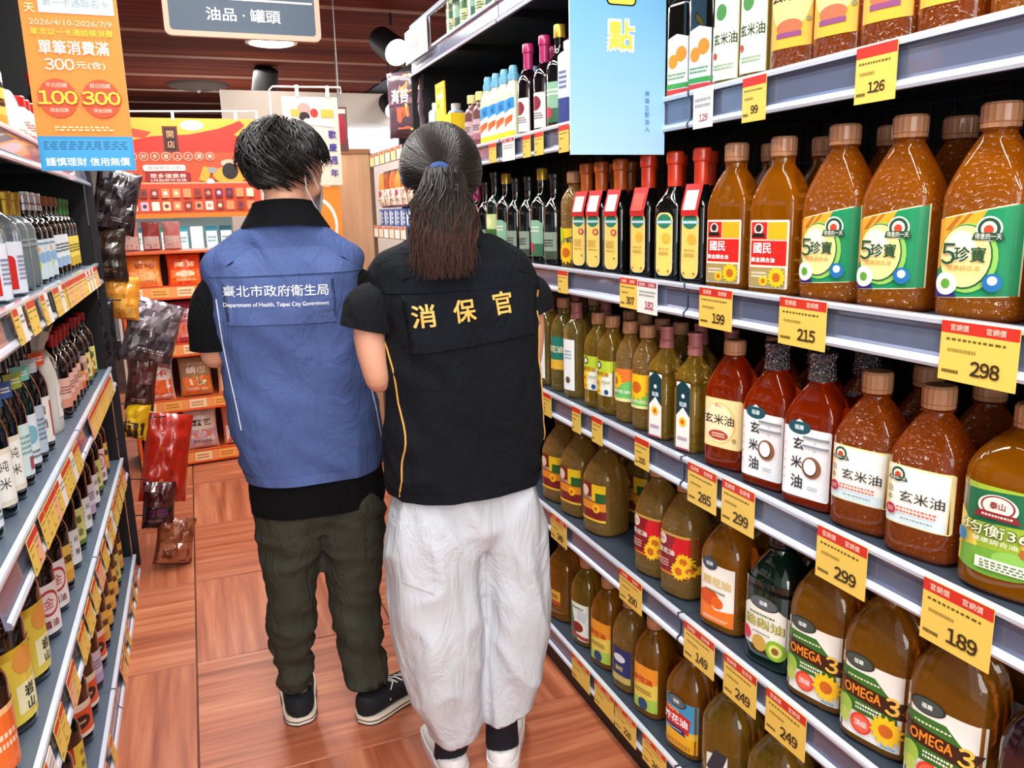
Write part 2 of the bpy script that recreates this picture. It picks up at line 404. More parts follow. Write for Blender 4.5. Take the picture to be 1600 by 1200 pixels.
ptags = [
 (1.739,1.656,1.235,1.306,'307','y','narrow yellow price tag reading 307 under the dark bottles'),
 (1.656,1.569,1.231,1.304,'182','w','white price tag reading 182 beside the yellow 307 tag'),
 (1.405,1.297,1.229,1.308,'199','y','yellow price tag reading 199 under the two 國民 bottles'),
 (1.160,1.045,1.228,1.310,'215','y','yellow price tag reading 215 under the 5珍寶 bottles'),
 (.823,.707,1.226,1.308,'298','y','large yellow price tag reading 298 on the eye-level rail'),
 (2.099,2.036,1.24,1.302,'','y','small yellow price tag under the sunflower-labelled bottle'),
 (1.441,1.377,1.618,1.69,'129','p','white price tag reading 129 beside the blue poster'),
 (1.285,1.220,1.614,1.69,'99','y','yellow price tag reading 99 under the rice-bran oils above'),
 (1.012,.935,1.612,1.692,'126','y','yellow price tag reading 126 on the upper rail'),
 (2.639,2.572,1.625,1.685,'','y','narrow yellow tag farthest on the upper rail'),
 (2.513,2.408,1.622,1.69,'','w','white tag with red header on the upper rail'),
 (2.34,2.281,1.622,1.685,'','y','narrow yellow tag just nearer than the white upper-rail tag'),
 (2.251,2.187,1.622,1.685,'','y','narrow yellow tag under the green-labelled gold-capped bottle'),
 (2.083,2.019,1.618,1.688,'','y','narrow yellow tag touching the left edge of blue poster'),
 (2.219,2.161,.858,.928,'','y','small yellow tag beside the elbow of ponytailed person'),
 (2.015,1.962,.857,.928,'','y','small yellow tag under the two yellow-green labelled bottles'),
 (1.892,1.833,.857,.928,'','y','small yellow tag under the orange-green sunflower labels'),
 (1.663,1.597,.857,.930,'225','y','narrow yellow tag reading 225 under the teal-and-white labels'),
 (1.433,1.329,.842,.930,'285','y','yellow price tag reading 285 at the waist-rail joint'),
 (1.310,1.207,.838,.930,'299','y','yellow tag reading 299 right beside the 285 tag'),
 (1.037,.925,.838,.930,'299','y','yellow tag reading 299 under the gold-labelled 玄米油 bottles'),
 (.816,.702,.835,.930,'189','y','yellow price tag reading 189 under the 369 bottle'),
 (2.176,2.062,.475,.556,'240','y','yellow price tag reading 240 beside the white trousers'),
 (1.737,1.624,.472,.556,'290','y','yellow price tag reading 290 on the knee-level rail'),
 (1.435,1.320,.468,.556,'149','y','yellow price tag reading 149 just past the rail joint'),
 (1.285,1.179,.464,.556,'249','y','yellow tag reading 249 under the avocado oil bottle'),
 (1.149,1.038,.464,.556,'249','y','yellow tag reading 249 under the Omega 3 bottles'),
 (2.033,1.915,.08,.156,'','y','farthest yellow price tag on the bottom right rail'),
 (1.883,1.768,.08,.156,'','y','second yellow price tag on the bottom right rail'),
 (1.760,1.647,.08,.156,'226','y','yellow price tag reading 226 on the bottom right rail'),
 (1.613,1.501,.08,.156,'240','y','yellow price tag reading 240 on the bottom right rail, nearest one'),
]
for y0, y1, z0, z1, pr, k, lb in ptags:
    price_tag(y0, y1, z0, z1, pr, 1, .9548, k, lb, 'price tags on the right rails')
_tagproto = {}
def left_tags(nm, items):
    """one or two small tags under each front bottle of a left shelf"""
    rr = random.Random(nm); where = {'L1': 'top', 'L2': 'eye-level', 'L3': 'waist-level', 'L4': 'knee-level', 'L5': 'bottom'}[nm]; z = LT[nm]
    for desc, y in items:
        if y > 3.50: continue
        for side, dy in (('nearer', -.026), ('farther', .026)):
            if nm == 'L5' and rr.random() < .55: continue
            k = rr.choice('yyyop')
            cn = {'y': 'yellow', 'o': 'orange', 'p': 'white'}[k]
            lb = ' '.join(('%s %s price tag below %s' % (side, cn, desc)).split()[:12])+', left '+where+' rail'
            if k not in _tagproto:
                o = price_tag(-.025, .025, -.036, .036, '', -1, 0, 'p' if k == 'p' else 'y', lb, None)
                if k == 'o':
                    o.data.materials[0] = M('#eeb48a'); o.children[0].data.materials[0] = paper('#efb58c', .4, .1)
                _tagproto[k] = o
            else: o = dup(_tagproto[k], (0, 0, 0), 0, lb)
            o['group'] = 'small price tags on the left %s rail' % where
            o.location = (-.355+.0175, y+dy+rr.uniform(-.003, .003), z-.042); o.rotation_euler = (0, -.13, 0)
# ================================================================ bottles: kinds
def oil(cg, cb, fac=.4, rough=.03, bump=None):
    """oil in clear plastic: tinted glass with a cloudy, light-scattering body of oil mixed in"""
    m = M(cg, rough, trans=1.0, coat=.8, bump=bump or ('noise', 10, .12), ior=1.38, spec=.5+len(_m)*1e-6)
    nt = m.node_tree; N = nt.nodes; L = nt.links; b = N['Principled BSDF']; out = N['Material Output']
    d = N.new('ShaderNodeBsdfDiffuse'); t = N.new('ShaderNodeBsdfTranslucent'); mx1 = N.new('ShaderNodeMixShader'); mx2 = N.new('ShaderNodeMixShader')
    d.inputs['Color'].default_value = lin(cb); t.inputs['Color'].default_value = lin(cb); mx1.inputs[0].default_value = .5; mx2.inputs[0].default_value = fac
    L.new(d.outputs[0], mx1.inputs[1]); L.new(t.outputs[0], mx1.inputs[2]); L.new(b.outputs[0], mx2.inputs[1]); L.new(mx1.outputs[0], mx2.inputs[2]); L.new(mx2.outputs[0], out.inputs['Surface'])
    return m
AMB = oil('#fabb50', '#f9940c', .34, .02); AMBT = oil('#f9b54a', '#fa8c0c', .35, .03, ('voronoi', 105, .8)); AMBD = oil('#f6bf62', '#ea9a26', .33, .02, ('noise', 14, .45))
GOLD = oil('#f8dc88', '#ecbc3e', .25, .02); GOLDT = oil('#f6d080', '#dfac48', .33, .03, ('voronoi', 140, .8)); PALE = oil('#f8e8a8', '#eccc68', .22, .02)
RED = oil('#f4742e', '#e8480a', .32, .02); ORG = oil('#f69a40', '#f0700e', .30, .03, ('voronoi', 110, .8))
DGL = M('#0a0d0c', .06, coat=1); DGREEN = M('#0c1f18', .08, coat=1); BROWNG = M('#1c0c06', .07, coat=1); CLEAR = M('#d8e4ea', .05, trans=.85, coat=.6)
WINE = M('#12050a', .07, coat=1); MILK = M('#dfe9c8', .3, trans=.2, coat=.4); SILVER = M('#c9ccd2', .25, .9)
CAPB = M('#c08a62', .4, coat=.3); CAPD = M('#6b4a34', .45); CAPO = M('#c05a16', .35, coat=.3); CAPR = M('#d83c1c', .32, coat=.4); CAPP = M('#b06a6a', .4)
CAPG = M('#c9a13a', .28, .5); CAPK = M('#15161a', .35, coat=.3); CAPS = M('#8f8a92', .3, .7, bump=('voronoi', 160, 1.0)); CAPM = M('#b02a66', .3, coat=.4)
CAPBL = M('#6fb0d0', .35); CAPGR = M('#3f8a3a', .4); CAPW = M('#ece8e0', .4); CORK = M('#a86a44', .6); CAPRD = M('#c01c1c', .35, coat=.3)

def body_rings(w, d, zs, zn, zt, nr, n=4, c=2.0, grooves=(), oy=None, N=28, base=.9):
    a, b_ = d/2, w/2; R = []
    def rg(z, k, nn=None, rad=None):
        if rad is not None: aa = bb = rad
        else: aa, bb = a*k, b_*k
        return superring(0, 0, z, aa, bb, nn or n, N)
    R += [rg(0, base*.9), rg(.002, base*.97), rg(.007, .99), rg(.012, 1)]
    zz = .02
    gs = sorted(grooves)
    for g, dep, hw in gs:
        R += [rg(g-hw, 1), rg(g-hw*.4, 1-dep), rg(g+hw*.4, 1-dep), rg(g+hw, 1)]
    R.append(rg(zs, 1))
    K = 8
    for i in range(1, K+1):
        t = i/K
        if c == 'ogee': f = 1-(3*t*t-2*t**3)
        elif c >= 1: f = (1-t**c)**(1/c) if c > 1 else 1-t
        else: f = (1-t)**(1/c)
        if c != 'ogee' and c > 1: f = max(0, 1-t**c)
        aa = nr+(a-nr)*f; bb = nr+(b_-nr)*f; nn = 2+(n-2)*max(0, f)**.7
        R.append(superring(0, 0, zs+(zn-zs)*t, aa, bb, nn, N))
    R += [superring(0, 0, zn+(zt-zn)*.5, nr, nr, 2, N), superring(0, 0, zt, nr, nr, 2, N)]
    return R
def cap_mesh(z0, r, h, m, style='rib'):
    b = B(); N = 36
    if style == 'rib':
        def rg(z, k): return [(r*k*(1 if i % 2 else .955)*math.cos(2*math.pi*i/N), r*k*(1 if i % 2 else .955)*math.sin(2*math.pi*i/N), z) for i in range(N)]
        b.loft([rg(z0, .97), rg(z0+h*.18, 1), rg(z0+h*.2, .95), rg(z0+h*.24, 1), rg(z0+h*.88, 1), rg(z0+h, .88)], m)
    elif style == 'capsule':
        P = [(0, .92), (.1, .94), (.45, .95), (.62, .97), (.66, 1.12), (.72, 1.14), (.95, 1.13), (1, 1.0)]
        b.loft([superring(0, 0, z0+h*t, r*k, r*k, 2, 24) for t, k in P], m)
    elif style == 'foil':
        P = [(0, 1.15), (.3, 1.08), (.36, 1.2), (.4, 1.04), (.8, 1.02), (.84, 1.15), (1, 1.1)]
        b.loft([superring(0, 0, z0+h*t, r*k, r*k, 2, 24) for t, k in P], m)
    elif style == 'trigger':
        b.loft([superring(0, 0, z0+h*t, r*k, r*k, 2, 20) for t, k in [(0, 1), (.4, 1), (.5, .8), (.8, .8), (1, .6)]], m)
    else:
        P = [(0, 1), (.9, 1), (1, .9)]
        b.loft([superring(0, 0, z0+h*t, r*k, r*k, 2, 24) for t, k in P], m)
    return b
KINDS = {}
def kind(key, desc, w, d, h, zs, zn, nr, mat, cap, lab=None, n=4, c=2.0, grooves=(), name='oil_bottle', cat='bottle', handle=None, extra=None, backlab=None):
    """cap = (radius, height, material, style); lab = (w, h, z centre, spec); the front faces -x"""
    KINDS[key] = dict(locals())
def label_surf(w, d, n, zc, off=0):
    a, b_ = d/2, w/2
    if n <= 2.6:
        r = (a+b_)/2
        def f(u, v, e):
            t = u/b_; q = (abs(math.cos(t))**n+abs(math.sin(t))**n)**(-1/n); return (-(a+e)*q*math.cos(t), -(b_+e)*q*math.sin(t), v+zc)
    else:
        def f(u, v, e):
            k = min(.999, abs(u/b_)); x = a*(1-k**n)**(1/n); return (-(x+e), -u, v+zc)
    return f
def handle_mesh(k):
    w, zs, zn = k['w'], k['zs'], k['zn']; b = B(); hb = k['handle']
    y = -w/2+.016
    b.tube([(0, -.012, zn-.004), (0, y*.55, zn-.006), (0, y-.002, zs+(zn-zs)*.55), (0, y-.010, zs), (0, y-.008, zs-.05), (0, y*.9, zs-.075)], [.011, .012, .012, .012, .011, .012], k['mat'], 10)
    return b.obj('handle', k['root'])
def build_kind(key):
    k = KINDS[key]
    r = thing(k['name'], k['desc'], k['cat'], (0, 0, -50)); k['root'] = r
    b = B(); b.loft(body_rings(k['w'], k['d'], k['zs'], k['zn'], k['h']-k['cap'][1]+.004, k['nr'], k['n'], k['c'], k['grooves']), k['mat'])
    if k['nr'] > .008 and k['cap'][3] == 'rib':   # neck ring
        z = k['h']-k['cap'][1]-.004; b.loft([superring(0, 0, z, k['nr']*1.02, k['nr']*1.02, 2), superring(0, 0, z+.001, k['nr']*1.22, k['nr']*1.22, 2), superring(0, 0, z+.003, k['nr']*1.02, k['nr']*1.02, 2)], k['mat'])
    b.obj('body', r, smooth=50)
    cr, ch, cm, cs = k['cap']; cap_mesh(k['h']-ch, cr, ch, cm, cs).obj('cap', r, smooth=30)
    labs = k['lab'] or []
    if labs and not isinstance(labs, list): labs = [labs]
    for (lw, lh, zc, spec) in labs:
        make_print('label', spec, lw, lh, label_surf(k['w'], k['d'], k['n'], zc), r, cuts=10)
    if k['handle']: handle_mesh(k)
    if k['extra']: k['extra'](k, r)
    k['used'] = False
    return r
ORD = ['farthest', 'second farthest', 'third farthest', 'fourth farthest', 'fifth farthest', 'sixth farthest', 'seventh farthest', 'eighth farthest', 'ninth farthest', 'tenth farthest', 'eleventh farthest', 'twelfth farthest']
def place(key, x, y, z, label, group=None, rz=0, s=None):
    k = KINDS[key]
    if 'root' not in k: build_kind(key)
    if not k['used']:
        k['used'] = True; o = k['root']; o.location = (x, y, z); o.rotation_euler = (0, 0, rz); o['label'] = label
        if group: o['group'] = group
        if s: o.scale = s
        k['rz0'] = rz
        return o
    o = dup(k['root'], (x, y, z), rz, label); 
    if group: o['group'] = group
    elif 'group' in o: del o['group']
    o.scale = s or (1, 1, 1)
    return o

# ---- label prints
def chef(cx, cy, r, band='#1c4a34', txt='得意的一天'):
    return [('e', cx, cy, r, None, '#dfe8d8'), ('e', cx, cy, r*.86, None, band), ('e', cx, cy-.0, r*.6, None, '#f4e6d0'), ('e', cx, cy-.01, r*.38, None, '#c8452a'),
            ('p', [(cx-r*1.25, cy-r*.75), (cx+r*1.25, cy-r*.75), (cx+r*1.05, cy-r*.25), (cx-r*1.05, cy-r*.25)], band), ('t', txt, cx, cy-r*.5, r*.4, '#f4f0e4', {'w': r*2})]
L_guomin = [('rr', 0, 0, 1, 1, .003, '#f4ecd8'), ('r', .04, .34, .96, .70, '#d8221a'), ('r', .04, .72, .46, .97, '#d8221a'), ('r', .48, .72, .96, .97, '#f3b01c'),
            ('e', .24, .87, .12, None, '#f2e8dc'), ('e', .24, .88, .08, None, '#3a2a20'), ('p', [(.06, .75), (.42, .75), (.38, .81), (.1, .81)], '#221a18'),
            ('t', '國民', .36, .59, .15, '#fff', {'b': .02}), ('t', '黃金調合油', .38, .42, .07, '#fff', {'b': .02, 'w': .62}),
            ('r', .04, .03, .96, .31, '#a8905a'), ('g', .3, .2, .4, .1, 2, '#efe6cc'), ('s', .42, .11, .13), ('s', .76, .17, .24)]
L_5 = [('p', [(0, 0), (1, .06), (1, 1), (0, .84)], '#f0e0b0'), ('p', [(.01, .012), (.99, .07), (.99, .985), (.01, .83)], '#158a58'),
       ('p', [(.01, .3), (.01, .83), (.62, .925), (.4, .6)], '#f3a52c'), ('p', [(.12, .72), (.2, .73), (.34, .88), (.26, .866)], '#b06a20'), ('p', [(.27, .76), (.32, .77), (.46, .9), (.4, .89)], '#b06a20'),
       ('p', [(.01, .012), (.34, .03), (.2, .2), (.01, .26)], '#3b2a86'),
       ('e', .43, .44, .36, .36, '#8cc25a'), ('e', .4, .45, .33, .335, '#1c5a38'), ('e', .395, .455, .315, .32, '#f6dd92'), ('e', .34, .56, .18, .16, '#fbf1d2')] + \
      chef(.66, .74, .15) + \
      [('t', '5', .2, .48, .22, '#1a4a30', {'b': .01}), ('t', '珍寶', .47, .48, .155, '#1a4a30', {'b': .02}), ('t', '健康調合油', .4, .34, .055, '#e0701c', {'w': .4}),
       ('e', .2, .17, .15, .12, '#f2f6ea'), ('s', .2, .17, .07), ('e', .2, .17, .06, None, '#5aa03a'), ('e', .76, .2, .11, None, '#1c6aa8'), ('e', .76, .22, .055, None, '#d8ecf8')]
L_oval = [('rr', 0, 0, 1, 1, .0165, '#e9d9a0'), ('rr', .06, .015, .94, .985, .015, '#f4cf68'), ('e', .5, .865, .42, .115, '#2e7a62'), ('r', .02, .83, .98, .875, '#9fd0d8'), ('t', 'OLITALIA', .5, .852, .026, '#fff', {'w': .8, 'b': .02}),
          ('e', .62, .6, .25, .08, '#f0b03c'), ('t', '葵花油', .5, .43, .03, '#8a6a2a', {'w': .6}), ('g', .5, .36, .6, .06, 3, '#a88a4a'), ('e', .2, .08, .05, None, '#a8481c'), ('e', .8, .08, .05, None, '#a8481c')]
L_oval2 = L_oval[:5]+[('e', .72, .66, .22, .06, '#b8481e'), ('e', .72, .66, .12, .035, '#e8b090'), ('g', .45, .45, .6, .14, 4, '#c0a04a'), ('t', '葡萄籽油', .5, .33, .03, '#6a4a2a', {'w': .6}), ('e', .78, .2, .05, None, '#2a5a3a')]
L_sunround = [('r', 0, 0, 1, 1, '#e8c61c'), ('p', [(0, .35), (1, .62), (1, .8), (0, .52)], '#23401c'), ('t', '葵花油', .5, .57, .13, '#f4e888', {'rot': 12, 'w': .7}), ('e', .3, .8, .2, None, '#b8cc20'), ('s', .55, .2, .32), ('s', .12, .12, .2)]
L_gm = [('rr', 0, 0, 1, 1, .006, '#f4d58a'), ('rr', .02, .02, .98, .98, .005, '#f8dfa2'), ('e', .46, .5, .42, .42, '#f0c470'), ('e', .44, .5, .4, .4, '#f9e8bc'), ('t', '泰山', .42, .86, .07, '#b83224'), ('t', '玄米油', .45, .58, .2, '#2a1c18', {'b': .01, 'w': .78}),
        ('e', .45, .26, .26, .1, '#b0443c'), ('g', .45, .26, .34, .1, 2, '#f3dcc0'), ('e', .86, .2, .05, None, '#b09860')]
L_owhite = [('rr', 0, 0, 1, 1, .004, '#eef1f4'), ('e', .36, 1.0, .24, .1, '#1f4f5c'), ('p', [(.28, 1.08), (.44, 1.08), (.36, 1.12)], '#e8eef0'), ('t', '福壽', .36, 1.0, .07, '#d8e8ec', {'b': .02}),
            ('t', '玄', .36, .77, .17, '#24262c', {'b': .015}), ('t', '米', .34, .50, .17, '#24262c', {'b': .015}), ('t', '油', .36, .22, .19, '#24262c', {'b': .015}),
            ('e', .66, .46, .2, .155, '#8a5a3c'), ('e', .63, .46, .145, .125, '#2a2220'), ('e', .63, .47, .13, .115, '#f2f2ee'), ('vt', '一日一瓶', .72, .88, .7, .035, '#8a9098'), ('vt', '天然穀維素', .1, .75, .25, .04, '#d88a8a'), ('g', .72, .17, .2, .06, 2, '#8a9098')]
L_jp = [('rr', 0, 0, 1, 1, .004, '#f3e6a0'), ('p', [(.0, .06), (.93, .02), (.95, .96), (.02, .98)], '#f4f5ee'), ('r', .02, .02, .93, .2, '#d5e9ee')] + chef(.2, .84, .13) + \
       [('t', '玄米油', .58, .5, .19, '#262626', {'b': .005, 'w': .66}), ('vt', '日本', .1, .58, .44, .1, '#262626'), ('e', .12, .24, .085, None, '#b02a38'), ('g', .12, .24, .1, .08, 2, '#f0c8c8'), ('g', .52, .27, .6, .12, 2, '#c86a5a'), ('g', .55, .13, .5, .05, 1, '#8a9aa0')]
L_369 = [('r', 0, 0, 1, 1, '#9dbb3a'), ('p', [(0, .55), (1, .62), (1, 1), (0, .92)], '#1d6b45'), ('p', [(0, .0), (.3, .0), (.2, .5), (0, .66)], '#e8cf52'), ('e', .4, .12, .5, .16, '#6fa83a'), ('e', .6, .2, .2, .1, '#8cc25a'),
         ('e', .85, .45, .2, .16, '#e9b64a'), ('e', .88, .52, .11, .08, '#c87a34'), ('e', .78, .32, .12, .08, '#b8602a'), ('e', .95, .35, .1, .07, '#d89a4a'),
         ('e', .42, .78, .2, .14, '#f2e9dc'), ('e', .42, .79, .17, .12, '#8a2a2a'), ('e', .42, .79, .15, .105, '#efe6d6'), ('t', '泰山', .42, .8, .08, '#8a2a2a', {'b': .03}), ('p', [(.18, .64), (.66, .64), (.6, .72), (.24, .72)], '#8a2430'), ('g', .42, .68, .3, .04, 1, '#f2d9c8'),
         ('t', '均衡369', .47, .5, .15, '#123a1c', {'b': .06, 'w': .78}), ('t', '均衡369', .47, .5, .145, '#f0ecc4', {'b': .01, 'w': .765}), ('t', '健康調合油', .42, .38, .06, '#f4f0dc', {'w': .45}), ('e', .06, .36, .07, None, '#2a7ab8'), ('r', .25, .05, 1, .18, '#eef0dc'), ('g', .6, .11, .6, .1, 3, '#5a7a4a')]
L_teal = [('r', 0, 0, 1, 1, '#f2f3ee'), ('p', [(0, .5), (0, .93), (.5, 1.04), (1, .93), (1, .5), (.5, .64)], '#153a44'), ('e', .5, .8, .12, None, '#dfe8ea'), ('t', '福壽', .5, .68, .07, '#cfe0e4', {'b': .02}), ('s', .5, .42, .3), ('g', .5, .17, .7, .06, 2, '#a0487a'), ('r', 0, 0, 1, .03, '#b84a6a')]
L_yg = [('r', 0, 0, 1, 1, '#f2d838'), ('p', [(.3, 0), (1, 0), (1, .7), (.45, .5)], '#eef2e4'), ('p', [(0, .6), (1, .72), (1, 1), (0, 1)], '#b9d23a'), ('e', .3, .86, .16, None, '#20402a'), ('e', .3, .86, .1, None, '#e8e0c0'), ('t', '葵花油', .48, .62, .12, '#b06a14', {'b': .03, 'w': .7}), ('s', .22, .35, .2), ('s', .3, .12, .15), ('e', .75, .12, .1, None, '#24508a'), ('g', .7, .4, .4, .08, 2, '#7a9a5a')]
L_tri = [('r', 0, 0, 1, 1, '#6fc46a'), ('p', [(0, .4), (1, .7), (1, 1), (0, 1)], '#e87a2e'), ('p', [(0, .3), (.6, .55), (0, 1)], '#f4c020'), ('s', .3, .62, .28), ('t', '葵花油', .5, .3, .1, '#f6fbe8', {'b': .03, 'w': .6}), ('r', 0, 0, 1, .1, '#e9e6a0')]
L_tri2 = [('r', 0, 0, 1, 1, '#7cc85a'), ('p', [(0, .35), (1, .5), (1, 1), (0, 1)], '#f2b81e'), ('s', .5, .62, .4), ('s', .2, .38, .2), ('g', .5, .2, .7, .1, 2, '#f6fbe8'), ('r', 0, 0, 1, .08, '#e9e6a0')]
L_redsun = [('r', 0, 0, 1, 1, '#8a1822'), ('r', 0, .94, 1, 1, '#c8a04a'), ('r', 0, 0, 1, .05, '#e07a28'), ('p', [(.45, .5), (1, .5), (1, .94), (.6, .94)], '#d01420'), ('e', .22, .82, .13, None, '#e8d8c8'), ('t', '泰山', .22, .82, .08, '#9a1c24'), ('t', '葵花油', .33, .55, .13, '#f4ece0', {'b': .03, 'w': .5}), ('s', .8, .4, .2), ('s', .7, .16, .22), ('s', .92, .2, .16), ('g', .25, .28, .36, .2, 3, '#e0b8a8')]
L_avoorg = [('p', [(0, .0), (1, .0), (1, 1), (0, 1)], '#f2f1ea'), ('p', [(0, 0), (1, 0), (1, .28), (.5, .22), (0, .5)], '#ef7a1e'), ('e', .3, .42, .3, .14, '#d8501c'), ('e', .55, .36, .18, .1, '#e8641c'), ('e', .3, 1.0, .24, .11, '#3c4650'), ('t', '福壽', .3, 1.0, .07, '#d8dee2', {'b': .02}), ('t', '葵花油', .52, .72, .14, '#c8a42c', {'b': .04, 'w': .8}), ('t', '葵花油', .52, .72, .135, '#f0dc9a', {'w': .78}), ('g', .5, .55, .6, .06, 1, '#5a7a4a'), ('g', .5, .08, .7, .06, 2, '#fbe0c0')]
L_avo = [('p', [(0, .12), (1, .12), (1, .8), (.7, 1.0), (.3, 1.0), (0, .8)], '#f0f2e6'), ('e', .5, .96, .34, .13, '#2a3436'), ('e', .5, .96, .3, .11, '#566266'), ('t', '福壽', .5, .96, .08, '#e8eef0', {'b': .02}), ('t', '酪梨油', .52, .58, .17, '#5a6a1c', {'b': .05, 'w': .84}), ('t', '酪梨油', .52, .58, .165, '#e8dc7a', {'w': .82}), ('g', .5, .74, .6, .06, 1, '#4a6a3a'),
         ('e', .12, .3, .13, None, '#c8324a'), ('e', .45, .2, .16, None, '#c8a04a'), ('e', .8, .17, .2, None, '#8cb82c'), ('e', .8, .17, .13, None, '#d8e47a'), ('e', .8, .17, .07, None, '#8a5a2a'), ('g', .5, .4, .4, .04, 1, '#3a4a5a')]
L_om = [('r', 0, 0, 1, 1, '#f0f1ea'), ('p', [(0, .32), (.9, .32), (.86, .62), (.55, .86), (.0, .86)], '#35702c'), ('p', [(0, .52), (1.0, .44), (.93, .54), (1.0, .66), (.0, .74)], '#3a1e12'), ('e', .3, .99, .24, .1, '#1e2c2a'), ('e', .3, .99, .21, .085, '#41504c'), ('t', '福壽', .3, .99, .06, '#e4ece8', {'b': .02}), ('g', .4, .78, .5, .04, 1, '#dfe8c0'),
        ('t', 'OMEGA', .38, .61, .13, '#f08a2a', {'b': .03, 'w': .56}), ('t', '3', .82, .6, .22, '#f6c452', {'b': .03}), ('g', .5, .42, .4, .1, 2, '#e8f0d8'), ('e', .12, .36, .13, .13, '#9cc04a'), ('e', .12, .22, .1, .1, '#b8cc5a'),
        ('e', .4, .2, .16, None, '#d83a24'), ('e', .4, .2, .13, None, '#e8604a'), ('t', '頂級', .4, .2, .08, '#fff'), ('s', .76, .26, .24), ('g', .8, .05, .2, .04, 1, '#4a8ac0')]
L_canola = [('r', 0, 0, 1, 1, '#3f9fd0'), ('r', 0, .0, 1, .3, '#f0b020'), ('p', [(0, .25), (1, .3), (1, .44), (0, .4)], '#e8c23a'), ('p', [(0, .42), (.82, .36), (.86, .7), (0, .82)], '#d02a24'), ('p', [(.1, .34), (.75, .3), (.7, .42), (.12, .44)], '#22306a'), ('e', .45, .95, .3, .12, '#26363c'), ('e', .45, .95, .26, .1, '#5a6a70'), ('t', '福壽', .45, .95, .07, '#eef2f4', {'b': .02}), ('t', '100%', .35, .76, .08, '#ffe890', {'w': .4}), ('t', '芥花油', .43, .58, .16, '#fff', {'b': .04, 'w': .74}), ('g', .4, .38, .5, .04, 1, '#dfe8f8'), ('g', .5, .1, .8, .1, 2, '#b06a14')]
L_wg = [('r', 0, 0, 1, 1, '#eef2ea'), ('p', [(0, 0), (.5, 0), (.1, 1), (0, 1)], '#3f7a5a'), ('e', .5, .35, .3, .14, '#8a2a1c'), ('p', [(.5, .6), (.9, .5), (.95, .8), (.55, .85)], '#c8d4dc'), ('p', [(0, .1), (1, .02), (1, .12), (0, .2)], '#b83a3a'), ('g', .5, .88, .6, .08, 1, '#3f7a5a')]
L_ygold = [('r', 0, 0, 1, 1, '#e9cf5a'), ('p', [(0, .5), (1, .65), (1, 1), (0, 1)], '#f09a2a'), ('t', '沙拉油', .45, .68, .14, '#b8281c', {'b': .04, 'w': .8}), ('p', [(0, 0), (1, 0), (1, .3), (0, .2)], '#a8c84a'), ('e', .5, .12, .2, None, '#26406a'), ('g', .5, .42, .7, .12, 2, '#8a6a1c')]
L_navy = [('r', 0, 0, 1, 1, '#22306a'), ('e', .5, .7, .3, .12, '#dfe6ee'), ('t', '油切', .5, .4, .14, '#e9d07a', {'b': .03}), ('r', 0, 0, 1, .2, '#c8b060')]
L_taisan = [('r', 0, 0, 1, 1, '#7a1a1c'), ('r', 0, .3, 1, .52, '#e88a24'), ('r', 0, .0, 1, .06, '#e8c23a'), ('e', .25, .78, .16, None, '#e8d0b8'), ('t', '沙拉油', .3, .6, .1, '#f4e6c8', {'w': .45}), ('r', .55, .55, 1, 1, '#e8c01e'), ('r', .7, .52, 1, .78, '#2a5a2c'), ('s', .72, .36, .15)]
def two_tone(c1, c2, txt='', tc='#222', extra=()): return [('r', 0, 0, 1, 1, c1), ('r', 0, 0, 1, .3, c2)]+([('t', txt, .5, .62, .2, tc, {'b': .02, 'w': .7})] if txt else [('g', .5, .6, .7, .3, 3, tc)])+list(extra)

# ---- right-hand kinds
kind('sunround', 'round clear oil bottle with yellow sunflower label', .078, .078, .27, .175, .225, .017, GOLDT, (.021, .032, CAPB, 'rib'), (.105, .085, .07, L_sunround), n=2)
def neck_tag(k, r, flat=False):
    b = B(); 
    def f(u, v, e=0):
        return (-.016-.019*min(1, v*1.25)-.002-e, .002-u*.050+.025-.004*v, .2120-.066*v+.0)
    b.grid(lambda u, v: f(u, v), 2, 5, M('#cf2a2a', .4, coat=.2))
    o = b.obj('neck_tag', r, smooth=0); b = B()
    b.grid(lambda u, v: f(.14+.72*u, .2+.62*v, .0012), 2, 4, M('#e05a4c' if k['key'] == 'darkt' else '#f0dcdc', .4))
    b.obj('print', o, smooth=0)
kind('dark', 'dark oval-label bottle with red cap and bare shoulder', .076, .064, .285, .160, .212, .0145, DGL, (.0175, .075, CAPR, 'capsule'), (.05, .14, .083, L_oval), n=5, c='ogee')
kind('darkw', 'dark oval-label bottle with red cap, white shoulder tag', .076, .064, .285, .160, .212, .0145, DGL, (.0175, .075, CAPR, 'capsule'), (.05, .14, .083, L_oval), n=5, c='ogee', extra=neck_tag)
kind('darkt', 'dark oval-label bottle with red cap, red shoulder tag', .076, .064, .285, .160, .212, .0145, DGL, (.0175, .075, CAPR, 'capsule'), (.05, .14, .083, L_oval), n=5, c='ogee', extra=neck_tag)
kind('darko', 'dark oval-label bottle with orange-brown cap', .076, .064, .285, .160, .212, .0145, DGL, (.0175, .075, CAPO, 'capsule'), (.05, .14, .083, L_oval2), n=5, c='ogee', extra=neck_tag)
kind('guomin', 'amber square bottle with red 國民 label', .102, .066, .285, .158, .235, .021, AMB, (.0235, .034, CAPB, 'rib'), (.086, .125, .075, L_guomin), n=6, c=1.6)
kind('five', 'amber bottle with slanted green 5珍寶 label', .118, .082, .292, .168, .252, .0215, AMBT, (.0255, .033, CAPB, 'rib'), (.112, .132, .095, L_5), n=3.4, c=1.35)
kind('tealyel', 'round pale oil bottle with teal and yellow label', .08, .08, .285, .18, .235, .017, PALE, (.02, .03, CAPB, 'rib'), (.1, .1, .12, two_tone('#1f7a6a', '#e8b23a', '葵花油', '#f4f0c8')), n=2)
